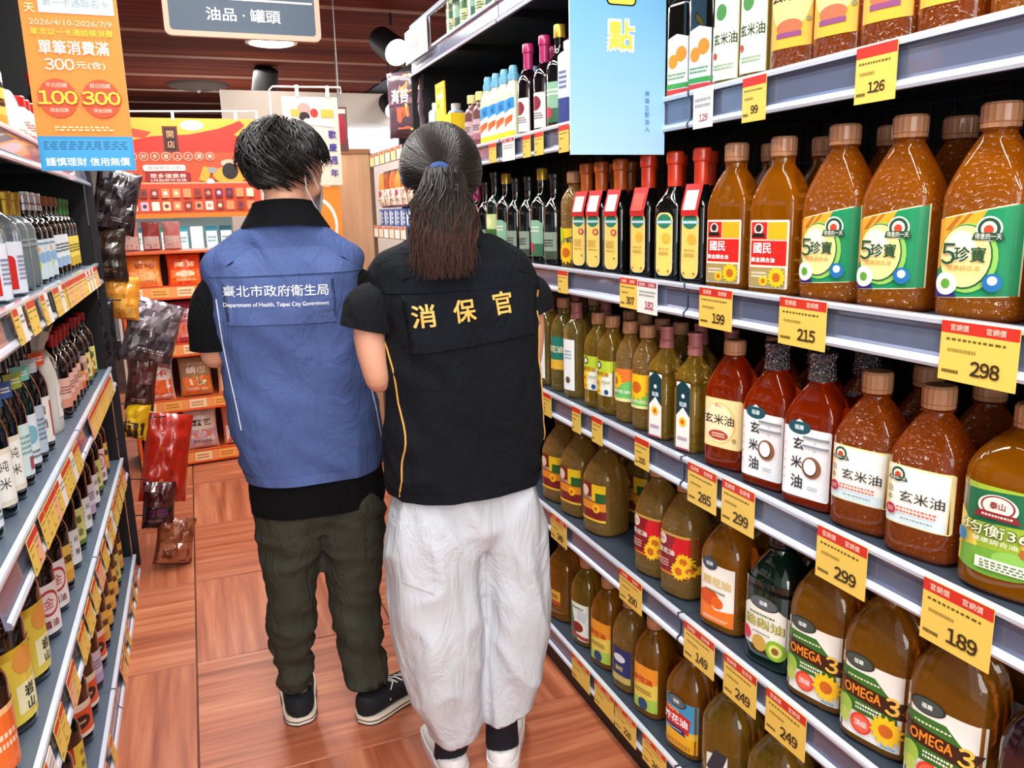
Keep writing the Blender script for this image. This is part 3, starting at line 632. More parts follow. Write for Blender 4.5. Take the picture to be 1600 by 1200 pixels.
kind('whiteside', 'clear oil bottle with narrow white side label', .07, .07, .28, .19, .235, .0135, PALE, (.0155, .045, CAPP, 'foil'), (.05, .15, .1, [('r', 0, 0, 1, 1, '#eef0f2'), ('g', .5, .7, .6, .2, 3, '#7aa0b0'), ('e', .5, .2, .2, None, '#5a4a3a')]), n=3)
kind('yg', 'pale oil bottle with yellow-green sunflower label', .072, .072, .265, .17, .222, .0165, GOLD, (.02, .03, CAPB, 'rib'), (.068, .095, .1, L_yg), n=3)
kind('tri', 'amber oil bottle with orange and green triangle label', .072, .072, .262, .165, .22, .0165, GOLDT, (.02, .03, CAPB, 'rib'), (.09, .085, .1, L_tri), n=2.2)
kind('tri2', 'amber oil bottle with large yellow sunflowers on label', .072, .072, .262, .165, .22, .0165, GOLDT, (.02, .03, CAPB, 'rib'), (.09, .085, .1, L_tri2), n=2.2)
kind('teal', 'slim square golden bottle with teal and white label', .07, .07, .27, .165, .225, .0125, GOLD, (.0155, .05, CAPP, 'foil'), (.042, .155, .083, L_teal), n=6, c='ogee', grooves=((.155, .12, .012),))
kind('gm', 'red-orange bottle with cream 玄米油 label', .104, .08, .272, .165, .235, .02, RED, (.0225, .03, CAPB, 'rib'), (.096, .105, .1, L_gm), n=4.5, c=1.5)
kind('ow', 'red-orange bottle with white 玄米油 ring label', .108, .078, .285, .165, .232, .019, RED, (.0215, .05, CAPS, 'foil'), (.098, .13, .086, L_owhite), n=5.5, c=1.35)
kind('jp', 'amber bottle with white-cream 日本玄米油 label', .114, .086, .272, .158, .228, .021, ORG, (.0245, .035, CAPB, 'rib'), (.104, .095, .1, L_jp), n=3.8, c=1.35)
kind('b369', 'big amber bottle with green 均衡369 label', .146, .12, .27, .165, .235, .022, AMB, (.0255, .032, CAPB, 'rib'), (.134, .124, .098, L_369), n=2.8, c=1.9)
kind('taisan', 'large textured oil bottle with red and yellow wrap label', .125, .115, .285, .155, .24, .021, GOLDT, (.024, .03, CAPD, 'rib'), (.1, .11, .1, L_taisan), n=2.8, c=1.7, handle=1)
kind('redsun', 'textured amber bottle with dark red sunflower label', .112, .1, .29, .165, .25, .021, GOLDT, (.0245, .03, CAPB, 'rib'), (.11, .105, .11, L_redsun), n=3, c=1.5)
kind('avoorg', 'amber bottle with white and orange label', .118, .09, .285, .165, .242, .021, AMBD, (.0245, .03, CAPD, 'rib'), (.092, .135, .088, L_avoorg), n=3.6, c=1.6)
kind('avo', 'black-green bottle with avocado label', .124, .1, .285, .165, .245, .022, DGREEN, (.026, .032, CAPK, 'rib'), (.108, .115, .088, L_avo), n=3.2, c=1.7, grooves=((.18, .04, .006),))
kind('omega', 'large amber jug with OMEGA 3 label', .134, .098, .305, .175, .27, .022, AMBD, (.0255, .03, CAPD, 'rib'), (.122, .14, .088, L_om), n=3.6, c=1.9, handle=1)
kind('darkpink', 'dark jug with salmon-orange label', .12, .1, .28, .16, .24, .022, M('#231018', .1, coat=.8), (.025, .03, CAPK, 'rib'), (.1, .09, .07, two_tone('#e8684a', '#d8503a', '麻油', '#fff')), n=3)
kind('plain', 'amber oil jug without visible label', .12, .1, .275, .165, .24, .021, AMBD, (.024, .03, CAPD, 'rib'), (.06, .05, .08, two_tone('#e8b040', '#b84a2a')), n=3, c=1.8, handle=1)
kind('wg', 'pale oil bottle with white, green and silver label', .098, .085, .28, .165, .24, .02, GOLD, (.0235, .03, CAPB, 'rib'), (.08, .12, .08, L_wg), n=3)
kind('ygold', 'amber bottle with yellow 沙拉油 label', .1, .088, .275, .165, .24, .02, AMBD, (.0235, .03, CAPB, 'rib'), (.085, .125, .085, L_ygold), n=3.2, c=1.7)
kind('navy', 'amber bottle with navy blue label', .096, .085, .275, .16, .235, .02, GOLDT, (.0235, .03, CAPB, 'rib'), (.078, .1, .08, L_navy), n=3)
kind('canola', 'amber jug with blue and red 芥花油 label', .118, .098, .285, .16, .24, .021, AMBD, (.0245, .03, CAPD, 'rib'), (.108, .13, .085, L_canola), n=3.6, c=1.7, handle=1)
kind('clearjug', 'golden handled oil jug with slanted dark label', .13, .105, .285, .16, .24, .022, GOLD, (.0255, .03, CAPD, 'rib'), (.06, .09, .07, [('p', [(0, .2), (1, 0), (1, 1), (0, .8)], '#eceff0'), ('p', [(0, .4), (.6, .2), (1, 1), (.4, 1)], '#2a3440')]), n=3.2, c=1.9, handle=1)
# shelf above eye level
kind('tangtin', 'black bottle with white orange-sunflower label', .07, .06, .3, .19, .22, .014, DGL, (.017, .06, CAPK, 'capsule'), (.066, .12, .075, [('p', [(0, 0), (1, 0), (1, .92), (.5, 1), (0, .92)], '#eaeef2'), ('e', .35, .55, .2, .12, '#ee8a2c'), ('e', .68, .66, .22, .13, '#ee8a2c'), ('g', .5, .3, .7, .12, 2, '#3a8a4a'), ('r', 0, .1, 1, .18, '#3a9a4a'), ('r', 0, 0, 1, .08, '#c83a3a')]), n=5, c='ogee')
kind('ricew', 'golden bottle with white 玄米油 label', .076, .07, .3, .2, .25, .016, GOLD, (.02, .03, CAPB, 'rib'), (.072, .15, .095, [('r', 0, 0, 1, 1, '#e3eed2'), ('e', .4, .82, .18, .1, '#4a8a4a'), ('t', '玄米油', .52, .5, .14, '#2a3a2a', {'b': .01, 'w': .75}), ('e', .2, .3, .09, None, '#c83a3a'), ('g', .5, .16, .7, .08, 2, '#8aa08a')]), n=3)
kind('riceo', 'orange-red oil bottle with golden 玄米油 label', .1, .08, .3, .2, .255, .019, ORG, (.022, .03, CAPB, 'rib'), (.098, .14, .115, [('r', 0, 0, 1, 1, '#f2b03c'), ('e', .5, .6, .42, .42, '#f6d588'), ('t', '玄米油', .5, .62, .16, '#2a1c18', {'b': .02, 'w': .8}), ('e', .5, .24, .26, .09, '#b86a4a'), ('r', .25, .12, .75, .18, '#8a4a7a'), ('e', .86, .3, .04, None, '#8a8a5a')]), n=3)
kind('purple', 'textured amber jug with purple corner label', .13, .11, .3, .2, .26, .022, AMBT, (.0255, .03, CAPB, 'rib'), (.1, .1, .14, [('r', 0, 0, 1, 1, '#f3ca6a'), ('p', [(0, 0), (.4, 0), (.22, .35), (0, .45)], '#4a3a9a'), ('e', .5, .6, .34, .28, '#f6e6b4'), ('t', '調合油', .5, .6, .16, '#5a2a1c', {'b': .02, 'w': .56}), ('p', [(.55, 0), (1, 0), (1, .4)], '#d8641c')]), n=3)
kind('spray', 'yellow cleaner-like squeeze bottle with blue splash label', .072, .05, .235, .13, .185, .016, MILK, (.018, .045, CAPBL, 'trigger'), (.066, .13, .07, [('r', 0, 0, 1, 1, '#e6efdc'), ('p', [(0, .62), (1, .75), (1, 1), (0, .95)], '#2f8fd0'), ('p', [(.1, .3), (.9, .45), (.95, .6), (.05, .5)], '#e8642a'), ('r', 0, 0, 1, .22, '#f4d83a'), ('e', .7, .84, .14, None, '#1c6ab8')]), n=3)
kind('pinkcap', 'small brown bottle with pale yellow cap', .06, .06, .2, .13, .16, .015, M('#8a5a5a', .2, trans=.3, coat=.6), (.019, .03, M('#d8cf8a', .4), 'plain'), (.07, .07, .07, two_tone('#c8a8b0', '#a86a7a')), n=2)
kind('magenta', 'dark wine bottle with magenta foil capsule and white label', .068, .068, .28, .16, .205, .0135, WINE, (.016, .075, CAPM, 'capsule'), (.07, .1, .07, [('r', 0, 0, 1, 1, '#eae6e2'), ('e', .5, .7, .3, None, '#8a2a3a'), ('g', .5, .35, .7, .2, 3, '#5a4a5a')]), n=2)
kind('goldcap', 'black bottle with gold cap and green label', .076, .076, .29, .17, .215, .014, DGL, (.017, .035, CAPG, 'plain'), (.08, .11, .08, [('p', [(0, 0), (1, 0), (1, .9), (.8, 1), (.2, 1), (0, .9)], '#8ab89a'), ('r', 0, 0, 1, .35, '#3a6a4a'), ('e', .4, .25, .2, None, '#c8324a'), ('g', .5, .75, .7, .2, 2, '#e8f0e8')]), n=2)
kind('tallblue', 'tall white carton-like bottle with navy base', .06, .06, .23, .19, .205, .02, M('#c9d2e0', .35), (.021, .02, CAPW, 'plain'), (.056, .17, .095, [('r', 0, 0, 1, 1, '#d0d8e6'), ('r', 0, 0, 1, .42, '#3a4684'), ('g', .5, .7, .6, .3, 4, '#5a6a9a')]), n=6)
kind('greenwine', 'dark green bottle with yellow-green label', .07, .07, .3, .18, .22, .0135, DGREEN, (.016, .05, CAPK, 'capsule'), (.08, .13, .09, [('r', 0, 0, 1, 1, '#c9d898'), ('r', 0, .4, 1, .6, '#3a6a2a'), ('e', .5, .78, .25, None, '#e8e8b0'), ('g', .5, .2, .7, .2, 3, '#2a4a2a')]), n=2)
kind('redlab', 'dark slim bottle with pale label and glass shoulders', .07, .07, .27, .15, .2, .0135, DGL, (.0155, .045, CAPK, 'capsule'), (.07, .08, .06, two_tone('#8a9a8a', '#3a4a3a')), n=2)

# ---- left-hand kinds
kind('vodka', 'grey frosted spirit bottle with gold cap', .085, .085, .25, .15, .19, .014, M('#7f8c90', .25, trans=.3, coat=.5), (.0165, .06, CAPG, 'capsule'), (.06, .02, .12, two_tone('#8f9a9c', '#8f9a9c')), n=2.2, c=1.8)
kind('redarch', 'clear bottle with white label showing red arch', .1, .08, .26, .14, .2, .015, CLEAR, (.018, .06, M('#7a2a1c', .4, coat=.3), 'capsule'), (.094, .12, .068, [('r', 0, 0, 1, 1, '#dfe3ee'), ('r', .0, .05, .3, .8, '#8a5aa0'), ('r', .3, .08, .62, .62, '#d02a24'), ('e', .46, .62, .16, .12, '#d02a24'), ('g', .8, .5, .25, .5, 6, '#7a7a9a')]), n=4)
kind('fruit', 'dark bottle with silver cap and fruit-picture label', .078, .078, .255, .14, .185, .0135, DGL, (.0155, .05, SILVER, 'foil'), (.09, .11, .068, [('r', 0, 0, 1, 1, '#cfe0e8'), ('e', .3, .35, .22, .2, '#c8d83a'), ('e', .65, .55, .2, .14, '#8ab0d8'), ('e', .45, .75, .1, None, '#e8a878'), ('g', .5, .9, .6, .08, 1, '#5a7a9a')]), n=2)
kind('corkb', 'black bottle with cork stopper and white label', .075, .075, .25, .15, .19, .014, DGL, (.019, .03, CORK, 'plain'), (.08, .1, .08, two_tone('#dfe6ee', '#9ab8d8')), n=2)
kind('greencap', 'black bottle with green neck foil and yellow label', .07, .07, .25, .15, .19, .0135, DGL, (.016, .055, CAPGR, 'capsule'), (.08, .1, .07, two_tone('#e8cf5a', '#c8a83a', '', '#6a5a1c')), n=2)
NECKS = ['#3a5a9a', '#9aa83a', '#7ac8b0', '#d8502a', '#b8c0c8']
for i, nc in enumerate(NECKS):
    nm = ['blue', 'olive', 'mint', 'orange', 'silver'][i]
    kind('wine'+str(i), '%s-banded tall dark sake bottle' % nm, .078, .078, .33, .17, .24, .0155, [DGL, BROWNG, DGREEN, BROWNG, DGL][i], (.0172, .03, [CAPD, CORK, CAPD, CORK, CAPK][i], 'plain'),
         [(.075, .12, .085, [[('r', 0, 0, 1, 1, '#e6dcc8'), ('rr', .1, .1, .9, .9, .006, '#f4f2ea'), ('vt', '純米', .5, .7, .4, .2, '#3a3a44')], [('r', 0, 0, 1, 1, '#cfe6e4'), ('g', .5, .6, .6, .4, 4, '#6a9a9a'), ('r', .6, .1, .85, .35, '#b04a5a')],
                              [('r', 0, 0, 1, 1, '#dfe8f0'), ('e', .5, .6, .3, None, '#7ab8c8'), ('g', .5, .2, .7, .2, 2, '#5a6a7a')], [('r', 0, 0, 1, 1, '#eeeae4'), ('r', .7, .1, .95, .9, '#a8342a'), ('vt', '清酒', .35, .72, .42, .2, '#2a2a2a')], [('r', 0, 0, 1, 1, '#b9c9d6'), ('g', .5, .5, .6, .5, 5, '#5a7a9a')]][i]),
          (.05, .035, .245, [('r', 0, 0, 1, 1, nc), ('g', .5, .5, .6, .4, 2, '#f0f0e0')])], n=2, c=1.4)
kind('redtop', 'red-capped dark sauce bottle with pink label', .066, .066, .26, .16, .2, .013, BROWNG, (.015, .04, CAPRD, 'capsule'), (.06, .09, .08, two_tone('#e8b8a8', '#d8907a', '', '#9a4a3a')), n=2)
kind('bluetop', 'small jar with blue lid and orange label', .06, .06, .15, .1, .12, .02, DGL, (.024, .025, M('#2f6ab0', .35, coat=.3), 'plain'), (.07, .06, .055, two_tone('#ea8a24', '#c85a1c', '', '#fff')), n=2)
kind('soyyel', 'big dark soy sauce jug with yellow 岩山 label', .145, .13, .30, .18, .25, .022, BROWNG, (.026, .03, CAPK, 'rib'), (.17, .14, .09, [('r', 0, 0, 1, 1, '#e6cf4a'), ('r', 0, .88, 1, 1, '#d8b030'), ('rr', .56, .12, .88, .5, .003, '#f0eec0'), ('t', '岩', .72, .38, .16, '#22281c', {'b': .03}), ('t', '山', .72, .2, .14, '#22281c', {'b': .03}), ('e', .7, .8, .14, None, '#e8a04a'), ('g', .3, .5, .4, .5, 5, '#b89a2a')]), n=2.4, c=2.2)
kind('soywht', 'red-sealed dark soy sauce bottle with white label', .09, .08, .25, .15, .2, .018, BROWNG, (.021, .03, CAPRD, 'rib'), (.09, .11, .07, [('r', 0, 0, 1, 1, '#eee4e0'), ('e', .5, .62, .32, None, '#b83a44'), ('e', .5, .62, .25, None, '#f0dcd8'), ('t', '金', .5, .62, .22, '#b83a44'), ('t', '醬油', .5, .2, .16, '#8a2a34', {'b': .02})]), n=2.2, c=2.2)
kind('soyplain', 'plain dark soy sauce bottle with white label', .085, .08, .27, .165, .22, .018, BROWNG, (.021, .03, CAPK, 'rib'), (.08, .09, .06, [('r', 0, 0, 1, 1, '#eceae6'), ('vt', '純釀', .7, .72, .35, .18, '#2a2a34'), ('g', .3, .5, .4, .5, 4, '#8a8a92')]), n=2.2, c=2)
kind('soyyg', 'dark yellow-green-labelled sauce bottle', .08, .075, .25, .15, .2, .017, DGL, (.02, .03, CAPRD, 'rib'), (.075, .1, .07, [('r', 0, 0, 1, 1, '#d9d884'), ('vt', '蔭油', .5, .7, .35, .2, '#2a3a1c', {'b': .02}), ('r', 0, 0, 1, .12, '#5a7a2a')]), n=2.2, c=2)
kind('orglab', 'orange-red-labelled dark sauce bottle', .09, .085, .24, .14, .19, .018, BROWNG, (.021, .03, CAPRD, 'rib'), (.1, .085, .07, [('r', 0, 0, 1, 1, '#e8582a'), ('r', 0, .8, 1, 1, '#f4e4d0'), ('e', .4, .45, .28, .2, '#3a1c14'), ('g', .4, .45, .3, .12, 1, '#f0d8b0'), ('r', 0, 0, 1, .12, '#f4e4d0')]), n=2.2, c=2.2)
kind('purplab', 'lilac-labelled dark sauce bottle', .08, .075, .24, .14, .19, .017, BROWNG, (.02, .03, CAPK, 'rib'), (.075, .09, .065, two_tone('#d8cfe0', '#b8a0c8', '', '#6a4a7a')), n=2.2, c=2.2)
kind('goldlab', 'dark bottle with gold-cream label', .075, .07, .24, .145, .19, .016, BROWNG, (.019, .03, CAPG, 'rib'), (.07, .09, .07, two_tone('#efc65a', '#e2a03a', '醬', '#5a2a14')), n=2.2, c=2.2)
kind('redyel', 'dark bottle with red and yellow label', .09, .085, .22, .12, .17, .018, DGL, (.021, .03, CAPRD, 'rib'), (.09, .08, .06, [('r', 0, 0, 1, 1, '#e8cf4a'), ('r', 0, .5, .5, 1, '#c8242a'), ('vt', '烏醋', .75, .7, .35, .2, '#22281c')]), n=2.2, c=2.2)
kind('bigorange', 'large dark jar with orange label', .12, .12, .24, .15, .2, .03, BROWNG, (.035, .03, CAPK, 'rib'), (.13, .11, .07, [('r', 0, 0, 1, 1, '#f0702a'), ('r', 0, .9, 1, 1, '#f8c48a'), ('g', .5, .5, .6, .3, 2, '#f8d8b8')]), n=2.4, c=2.2)
kind('canred', 'white-pink seasoning shaker with red lid', .06, .06, .14, .1, .11, .024, M('#e8dcd8', .4), (.026, .028, CAPRD, 'plain'), (.07, .07, .055, two_tone('#f0e6da', '#d87a7a', '', '#b84a4a')), n=2, name='seasoning_shaker', cat='shaker')
# ================================================================ stocking the right-hand shelves
XF = .992
SHN = {'S1': 'top shelf', 'S2': 'upper shelf', 'S3': 'eye-level shelf', 'S4': 'waist-level shelf', 'S5': 'knee-level shelf', 'S6': 'bottom shelf'}
def stock(sh, items, second=True, row3=False):
    z = RT[sh]-.0078; rr = random.Random(sh); cnt = {}; tot = {}
    for it in items: tot[it[0]] = tot.get(it[0], 0)+1
    sec = []
    for key, y in items:
        K = KINDS[key]; i = cnt.get(key, 0); cnt[key] = i+1; n = tot[key]
        x = XF+K['d']/2
        base = K['desc']
        if n == 1: lb = '%s, right %s' % (base, SHN[sh])
        elif n == 2: lb = '%s, %s one, right %s' % (base, ('farther', 'nearer')[i], SHN[sh])
        else: lb = '%s, %s, right %s' % (base, 'nearest' if i == n-1 else ORD[i], SHN[sh])
        place(key, x, y, z, lb, '%s bottles on the right %s' % (key_name(key), SHN[sh]), K.get('tw', .25)*(1 if y < 2.3 else .4)+rr.uniform(-.05, .05))
        if second: sec.append((key, y, K))
    cnt = {}; tot = {}
    for key, y, K in sec: tot[key] = tot.get(key, 0)+1
    for key, y, K in sec:
        i = cnt.get(key, 0); cnt[key] = i+1; n = tot[key]
        w = '' if n == 1 else (' '+('farther', 'nearer')[i]+' one,' if n == 2 else (' nearest,' if i == n-1 else ' '+ORD[i]+','))
        lb = 'back-row %s,%s right %s' % (K['desc'], w, SHN[sh])
        place(key, XF+K['d']*1.5+.024, y+rr.uniform(-.004, .004), z, lb, 'back row bottles on the right %s' % SHN[sh], .15+rr.uniform(-.05, .05))
def key_name(key): return ' '.join(KINDS[key]['desc'].split()[:5])
stock('S3', [('sunround', 2.147), ('darko', 2.052), ('darko', 1.966), ('darko', 1.863), ('darkt', 1.728), ('dark', 1.612), ('darkw', 1.508),
             ('guomin', 1.392), ('guomin', 1.252), ('five', 1.110), ('five', .976), ('five', .825), ('five', .68), ('five', .54)])
stock('S4', [('tealyel', 2.62), ('yg', 2.52), ('yg', 2.42), ('whiteside', 2.33), ('tealyel', 2.23), ('whiteside', 2.129), ('yg', 1.992), ('yg', 1.911), ('tri', 1.815), ('tri2', 1.730), ('teal', 1.640), ('teal', 1.522),
             ('gm', 1.386), ('ow', 1.252), ('ow', 1.130), ('jp', 1.007), ('jp', .886), ('b369', .745), ('b369', .59), ('b369', .44)])
stock('S5', [('taisan', 2.29), ('taisan', 2.15), ('taisan', 1.99), ('redsun', 1.69), ('redsun', 1.565), ('avoorg', 1.385), ('avo', 1.226),
             ('omega', 1.085), ('omega', .946), ('omega', .806), ('darkpink', .66), ('darkpink', .52)])
stock('S6', [('plain', 2.26), ('wg', 2.083), ('ygold', 1.945), ('navy', 1.815), ('ygold', 1.689), ('canola', 1.521), ('clearjug', 1.365), ('clearjug', 1.20), ('plain', 1.05), ('plain', .90)])
stock('S2', [('tallblue', 3.45), ('pinkcap', 2.99), ('pinkcap', 2.895), ('spray', 2.80), ('spray', 2.72), ('spray', 2.64), ('spray', 2.56), ('magenta', 2.455), ('magenta', 2.33), ('goldcap', 2.232), ('tallblue', 2.14), ('tallblue', 2.06), ('tallblue', 1.98),
             ('greenwine', 1.87), ('greenwine', 1.78), ('greenwine', 1.69), ('tangtin', 1.572), ('tangtin', 1.49), ('ricew', 1.409), ('ricew', 1.325), ('riceo', 1.225), ('riceo', 1.118), ('riceo', 1.012), ('riceo', .905), ('purple', .78), ('purple', .635), ('purple', .49)], second=True)
stock('S1', [('greenwine', 3.17), ('goldcap', 3.085), ('greenwine', 3.0), ('goldcap', 2.915), ('greenwine', 2.83), ('goldcap', 2.745), ('greenwine', 2.66), ('goldcap', 2.575), ('tallblue', 2.49), ('goldcap', 2.405), ('greenwine', 2.32), ('greenwine', 2.23)], second=False)
# the far bay below eye level and the bottles standing behind the ponytailed person
stock('S3', [('redlab', 3.3), ('redlab', 3.2), ('redlab', 3.1), ('magenta', 2.98), ('redlab', 2.88), ('greenwine', 2.78), ('goldcap', 2.68), ('redlab', 2.58), ('redlab', 2.47), ('goldcap', 2.37), ('redlab', 2.27)], second=False)

# ================================================================ stocking the left-hand shelves
LSH = {'L1': 'top shelf', 'L2': 'eye-level shelf', 'L3': 'waist-level shelf', 'L4': 'knee-level shelf', 'L5': 'bottom shelf'}
def stock_left(sh, items, back=(), sc=1):
    z = LT[sh]-.0078; rr = random.Random(sh); cnt = {}; tot = {}; tl = []
    for it in items: tot[it[0]] = tot.get(it[0], 0)+1
    for key, y in items:
        K = KINDS[key]; i = cnt.get(key, 0); cnt[key] = i+1; n = tot[key]
        near = ['nearest', 'second nearest', 'third nearest', 'fourth nearest', 'fifth nearest', 'sixth nearest', 'seventh nearest', 'eighth nearest'][i] if i < n-1 else 'farthest'
        if n == 1: lb = '%s, left %s' % (K['desc'], LSH[sh])
        elif n == 2: lb = '%s, %s one, left %s' % (K['desc'], ('nearer', 'farther')[i], LSH[sh])
        else: lb = '%s, %s, left %s' % (K['desc'], near, LSH[sh])
        tl.append((('the '+near+' ' if n > 1 else '')+K['desc'], y))
        place(key, -.385-K['d']/2*sc, y, z, lb, '%s bottles on the left %s' % (key_name(key), LSH[sh]), math.pi-.7+rr.uniform(-.08, .08), (sc,)*3 if sc != 1 else None)
    if sh != 'L1': left_tags(sh, tl)
    cb = {}
    for key, y in back:
        K = KINDS[key]; i = cb.get(key, 0); cb[key] = i+1; lb = 'back-row %s,%s left %s' % (K['desc'], ['', ' second one,', ' third one,', ' fourth one,'][i], LSH[sh])
        place(key, -.50-K['d']/2, y, z, lb, 'back row bottles on the left %s' % LSH[sh], math.pi-.7)
stock_left('L2', [('redarch', 1.90), ('redarch', 2.05), ('redarch', 2.235), ('vodka', 2.42), ('vodka', 2.53), ('fruit', 2.65), ('fruit', 2.745), ('fruit', 2.85), ('corkb', 2.95), ('corkb', 3.05), ('corkb', 3.15), ('greencap', 3.25), ('greencap', 3.34), ('greencap', 3.43)],
           [('fruit', 2.6), ('fruit', 2.7), ('corkb', 2.85), ('corkb', 3.0), ('greencap', 3.2), ('fruit', 3.35)])
stock_left('L3', [('wine2', 1.72), ('wine0', 1.86), ('wine0', 1.965), ('wine1', 2.07), ('wine2', 2.17), ('wine4', 2.27), ('wine3', 2.38), ('redtop', 2.76), ('redtop', 2.85), ('redtop', 2.94), ('redtop', 3.03), ('bluetop', 3.11), ('redtop', 3.2), ('soyyg', 3.3), ('bluetop', 3.38), ('soyyg', 3.46)],
           [('wine1', 1.9), ('wine2', 2.02), ('wine3', 2.14), ('wine1', 2.26), ('wine0', 2.4), ('wine1', 2.7), ('wine0', 2.82), ('redtop', 2.95), ('wine4', 3.1)])
stock_left('L4', [('bigorange', 1.55), ('soyyel', 1.70), ('soyyel', 1.88), ('soywht', 2.08), ('soywht', 2.22), ('goldlab', 2.35), ('soyplain', 2.50), ('soyyg', 2.64), ('soyplain', 2.79), ('purplab', 2.91), ('soyplain', 3.04), ('soyyg', 3.17), ('soywht', 3.30), ('goldlab', 3.43)],
           [('soyplain', 2.3), ('soyplain', 2.62), ('soyplain', 2.9)], 1.12)
stock_left('L5', [('bigorange', 1.58), ('bigorange', 1.76), ('redyel', 1.98), ('redyel', 2.12), ('orglab', 2.30), ('orglab', 2.44), ('purplab', 2.58), ('orglab', 2.71), ('goldlab', 2.84), ('goldlab', 2.96), ('goldlab', 3.08), ('goldlab', 3.20), ('soyyg', 3.33), ('goldlab', 3.46)],
           [('purplab', 2.5), ('goldlab', 2.85)], 1.15)
stock_left('L1', [('soyplain', 2.0), ('soyyg', 2.12), ('fruit', 2.24), ('goldlab', 2.36), ('canred', 2.70), ('canred', 2.78), ('canred', 2.86), ('redtop', 3.1), ('bluetop', 3.2), ('canred', 3.3), ('redtop', 3.4)])
# ================================================================ people
def catmull(R, K):
    """R: list of ring parameter tuples, resampled K steps per span"""
    out = []
    for i in range(len(R)-1):
        p0 = R[max(i-1, 0)]; p1 = R[i]; p2 = R[i+1]; p3 = R[min(i+2, len(R)-1)]
        for k in range(K):
            t = k/K
            out.append(tuple(.5*((2*b)+(c-a)*t+(2*a-5*b+4*c-d)*t*t+(3*b-a-3*c+d)*t**3) for a, b, c, d in zip(p0, p1, p2, p3)))
    out.append(R[-1]); return out
def cloth(b, R, m, K=5, N=56, fold=.006, fs=(9, 9, 4), seed=0, ends=(True, True), n=2.5, vfold=0):
    """R rows: z, cx, cy, a, b"""
    rings = []
    for z, cx, cy, a, bb in catmull(R, K):
        ring = superring(cx, cy, z, a, bb, n, N); o = []
        for x, y, zz in ring:
            dx, dy = x-cx, y-cy; l = math.hypot(dx, dy) or 1
            f = noise.noise(Vector((x*fs[0]+seed, y*fs[1], zz*fs[2])))
            g = abs(noise.noise(Vector((x*fs[0]*1.7+zz*5+seed, y*fs[1]*1.7, zz*fs[2]*2.5+x*6))))
            v = math.sin(math.atan2(dy, dx)*13+seed+2*noise.noise(Vector((0, seed, zz*2))))*vfold
            k = fold*(f*1.2-g*1.4)+v
            o.append((x+dx/l*k, y+dy/l*k, zz))
        rings.append(o)
    b.loft(rings, m, *ends)
def remeshed(b, name, voxel, it, parent, disp=None, mat=None, lap=0):
    o = b.obj(name, None, smooth=0)
    m = o.modifiers.new('r', 'REMESH'); m.mode = 'VOXEL'; m.voxel_size = voxel
    if it:
        m = o.modifiers.new('s', 'SMOOTH'); m.factor = .5; m.iterations = it
    dg = bpy.context.evaluated_depsgraph_get(); dg.update()
    me = bpy.data.meshes.new_from_object(o.evaluated_get(dg)); o.modifiers.clear(); old = o.data; o.data = me; bpy.data.meshes.remove(old)
    me.materials.clear(); me.materials.append(mat)
    me.polygons.foreach_set('material_index', [0]*len(me.polygons))
    if disp:
        ns = [v.normal.copy() for v in me.vertices]
        for v, nn in zip(me.vertices, ns): v.co += nn*disp(v.co)
    me.polygons.foreach_set('use_smooth', [True]*len(me.polygons)); me.update()
    o.parent = parent
    return o
def limb(b, pts, m):
    """pts: x,y,z,rx(,ry)"""
    for p in pts:
        b.sphere(p[:3], (p[3], p[4] if len(p) > 4 else p[3], min(p[3], p[4] if len(p) > 4 else p[3])), m, 16, 10)
    P = catmull([tuple(p)+((p[3],) if len(p) < 5 else ()) for p in pts], 4)
    b.tube([p[:3] for p in P], [p[3] for p in P], m, 16) if all(len(p) < 5 for p in pts) else b.loft([superring(p[0], p[1], p[2], p[3], p[4], 2.2, 20) for p in P], m)
def cut(o, co, no):
    bm = bmesh.new(); bm.from_mesh(o.data)
    bmesh.ops.bisect_plane(bm, geom=bm.verts[:]+bm.edges[:]+bm.faces[:], plane_co=co, plane_no=no, clear_outer=True)
    ed = [e for e in bm.edges if e.is_boundary]; r = bmesh.ops.extrude_edge_only(bm, edges=ed); vs = [g for g in r['geom'] if isinstance(g, bmesh.types.BMVert)]
    bmesh.ops.translate(bm, verts=vs, vec=(0, 0, .02)); cs = {}
    for v in vs:
        k = v.co.x > 0; cs.setdefault(k, []).append(v)
    for k, l in cs.items():
        c = sum((v.co for v in l), Vector())/len(l)
        for v in l: v.co.x = c.x+(v.co.x-c.x)*.9; v.co.y = c.y+(v.co.y-c.y)*.9
    bm.to_mesh(o.data); bm.free(); o.data.polygons.foreach_set('use_smooth', [True]*len(o.data.polygons))
def bvh_of(*objs):
    vs = []; fs = []
    for o in objs:
        k = len(vs); vs += [v.co.copy() for v in o.data.vertices]; fs += [tuple(k+i for i in p.vertices) for p in o.data.polygons]
    return BVHTree.FromPolygons(vs, fs)
def back_surf(bvh, cx, cz, rot=0, off=0.0):
    ca, sa = math.cos(rot), math.sin(rot)
    def f(u, v, e):
        x = cx+u*ca-v*sa; z = cz+u*sa+v*ca
        h = bvh.ray_cast(Vector((x, -1.2, z)), Vector((0, 1, 0)))
        y = h[0].y if h[0] else -.1
        return (x, y-e-off, z)
    return f
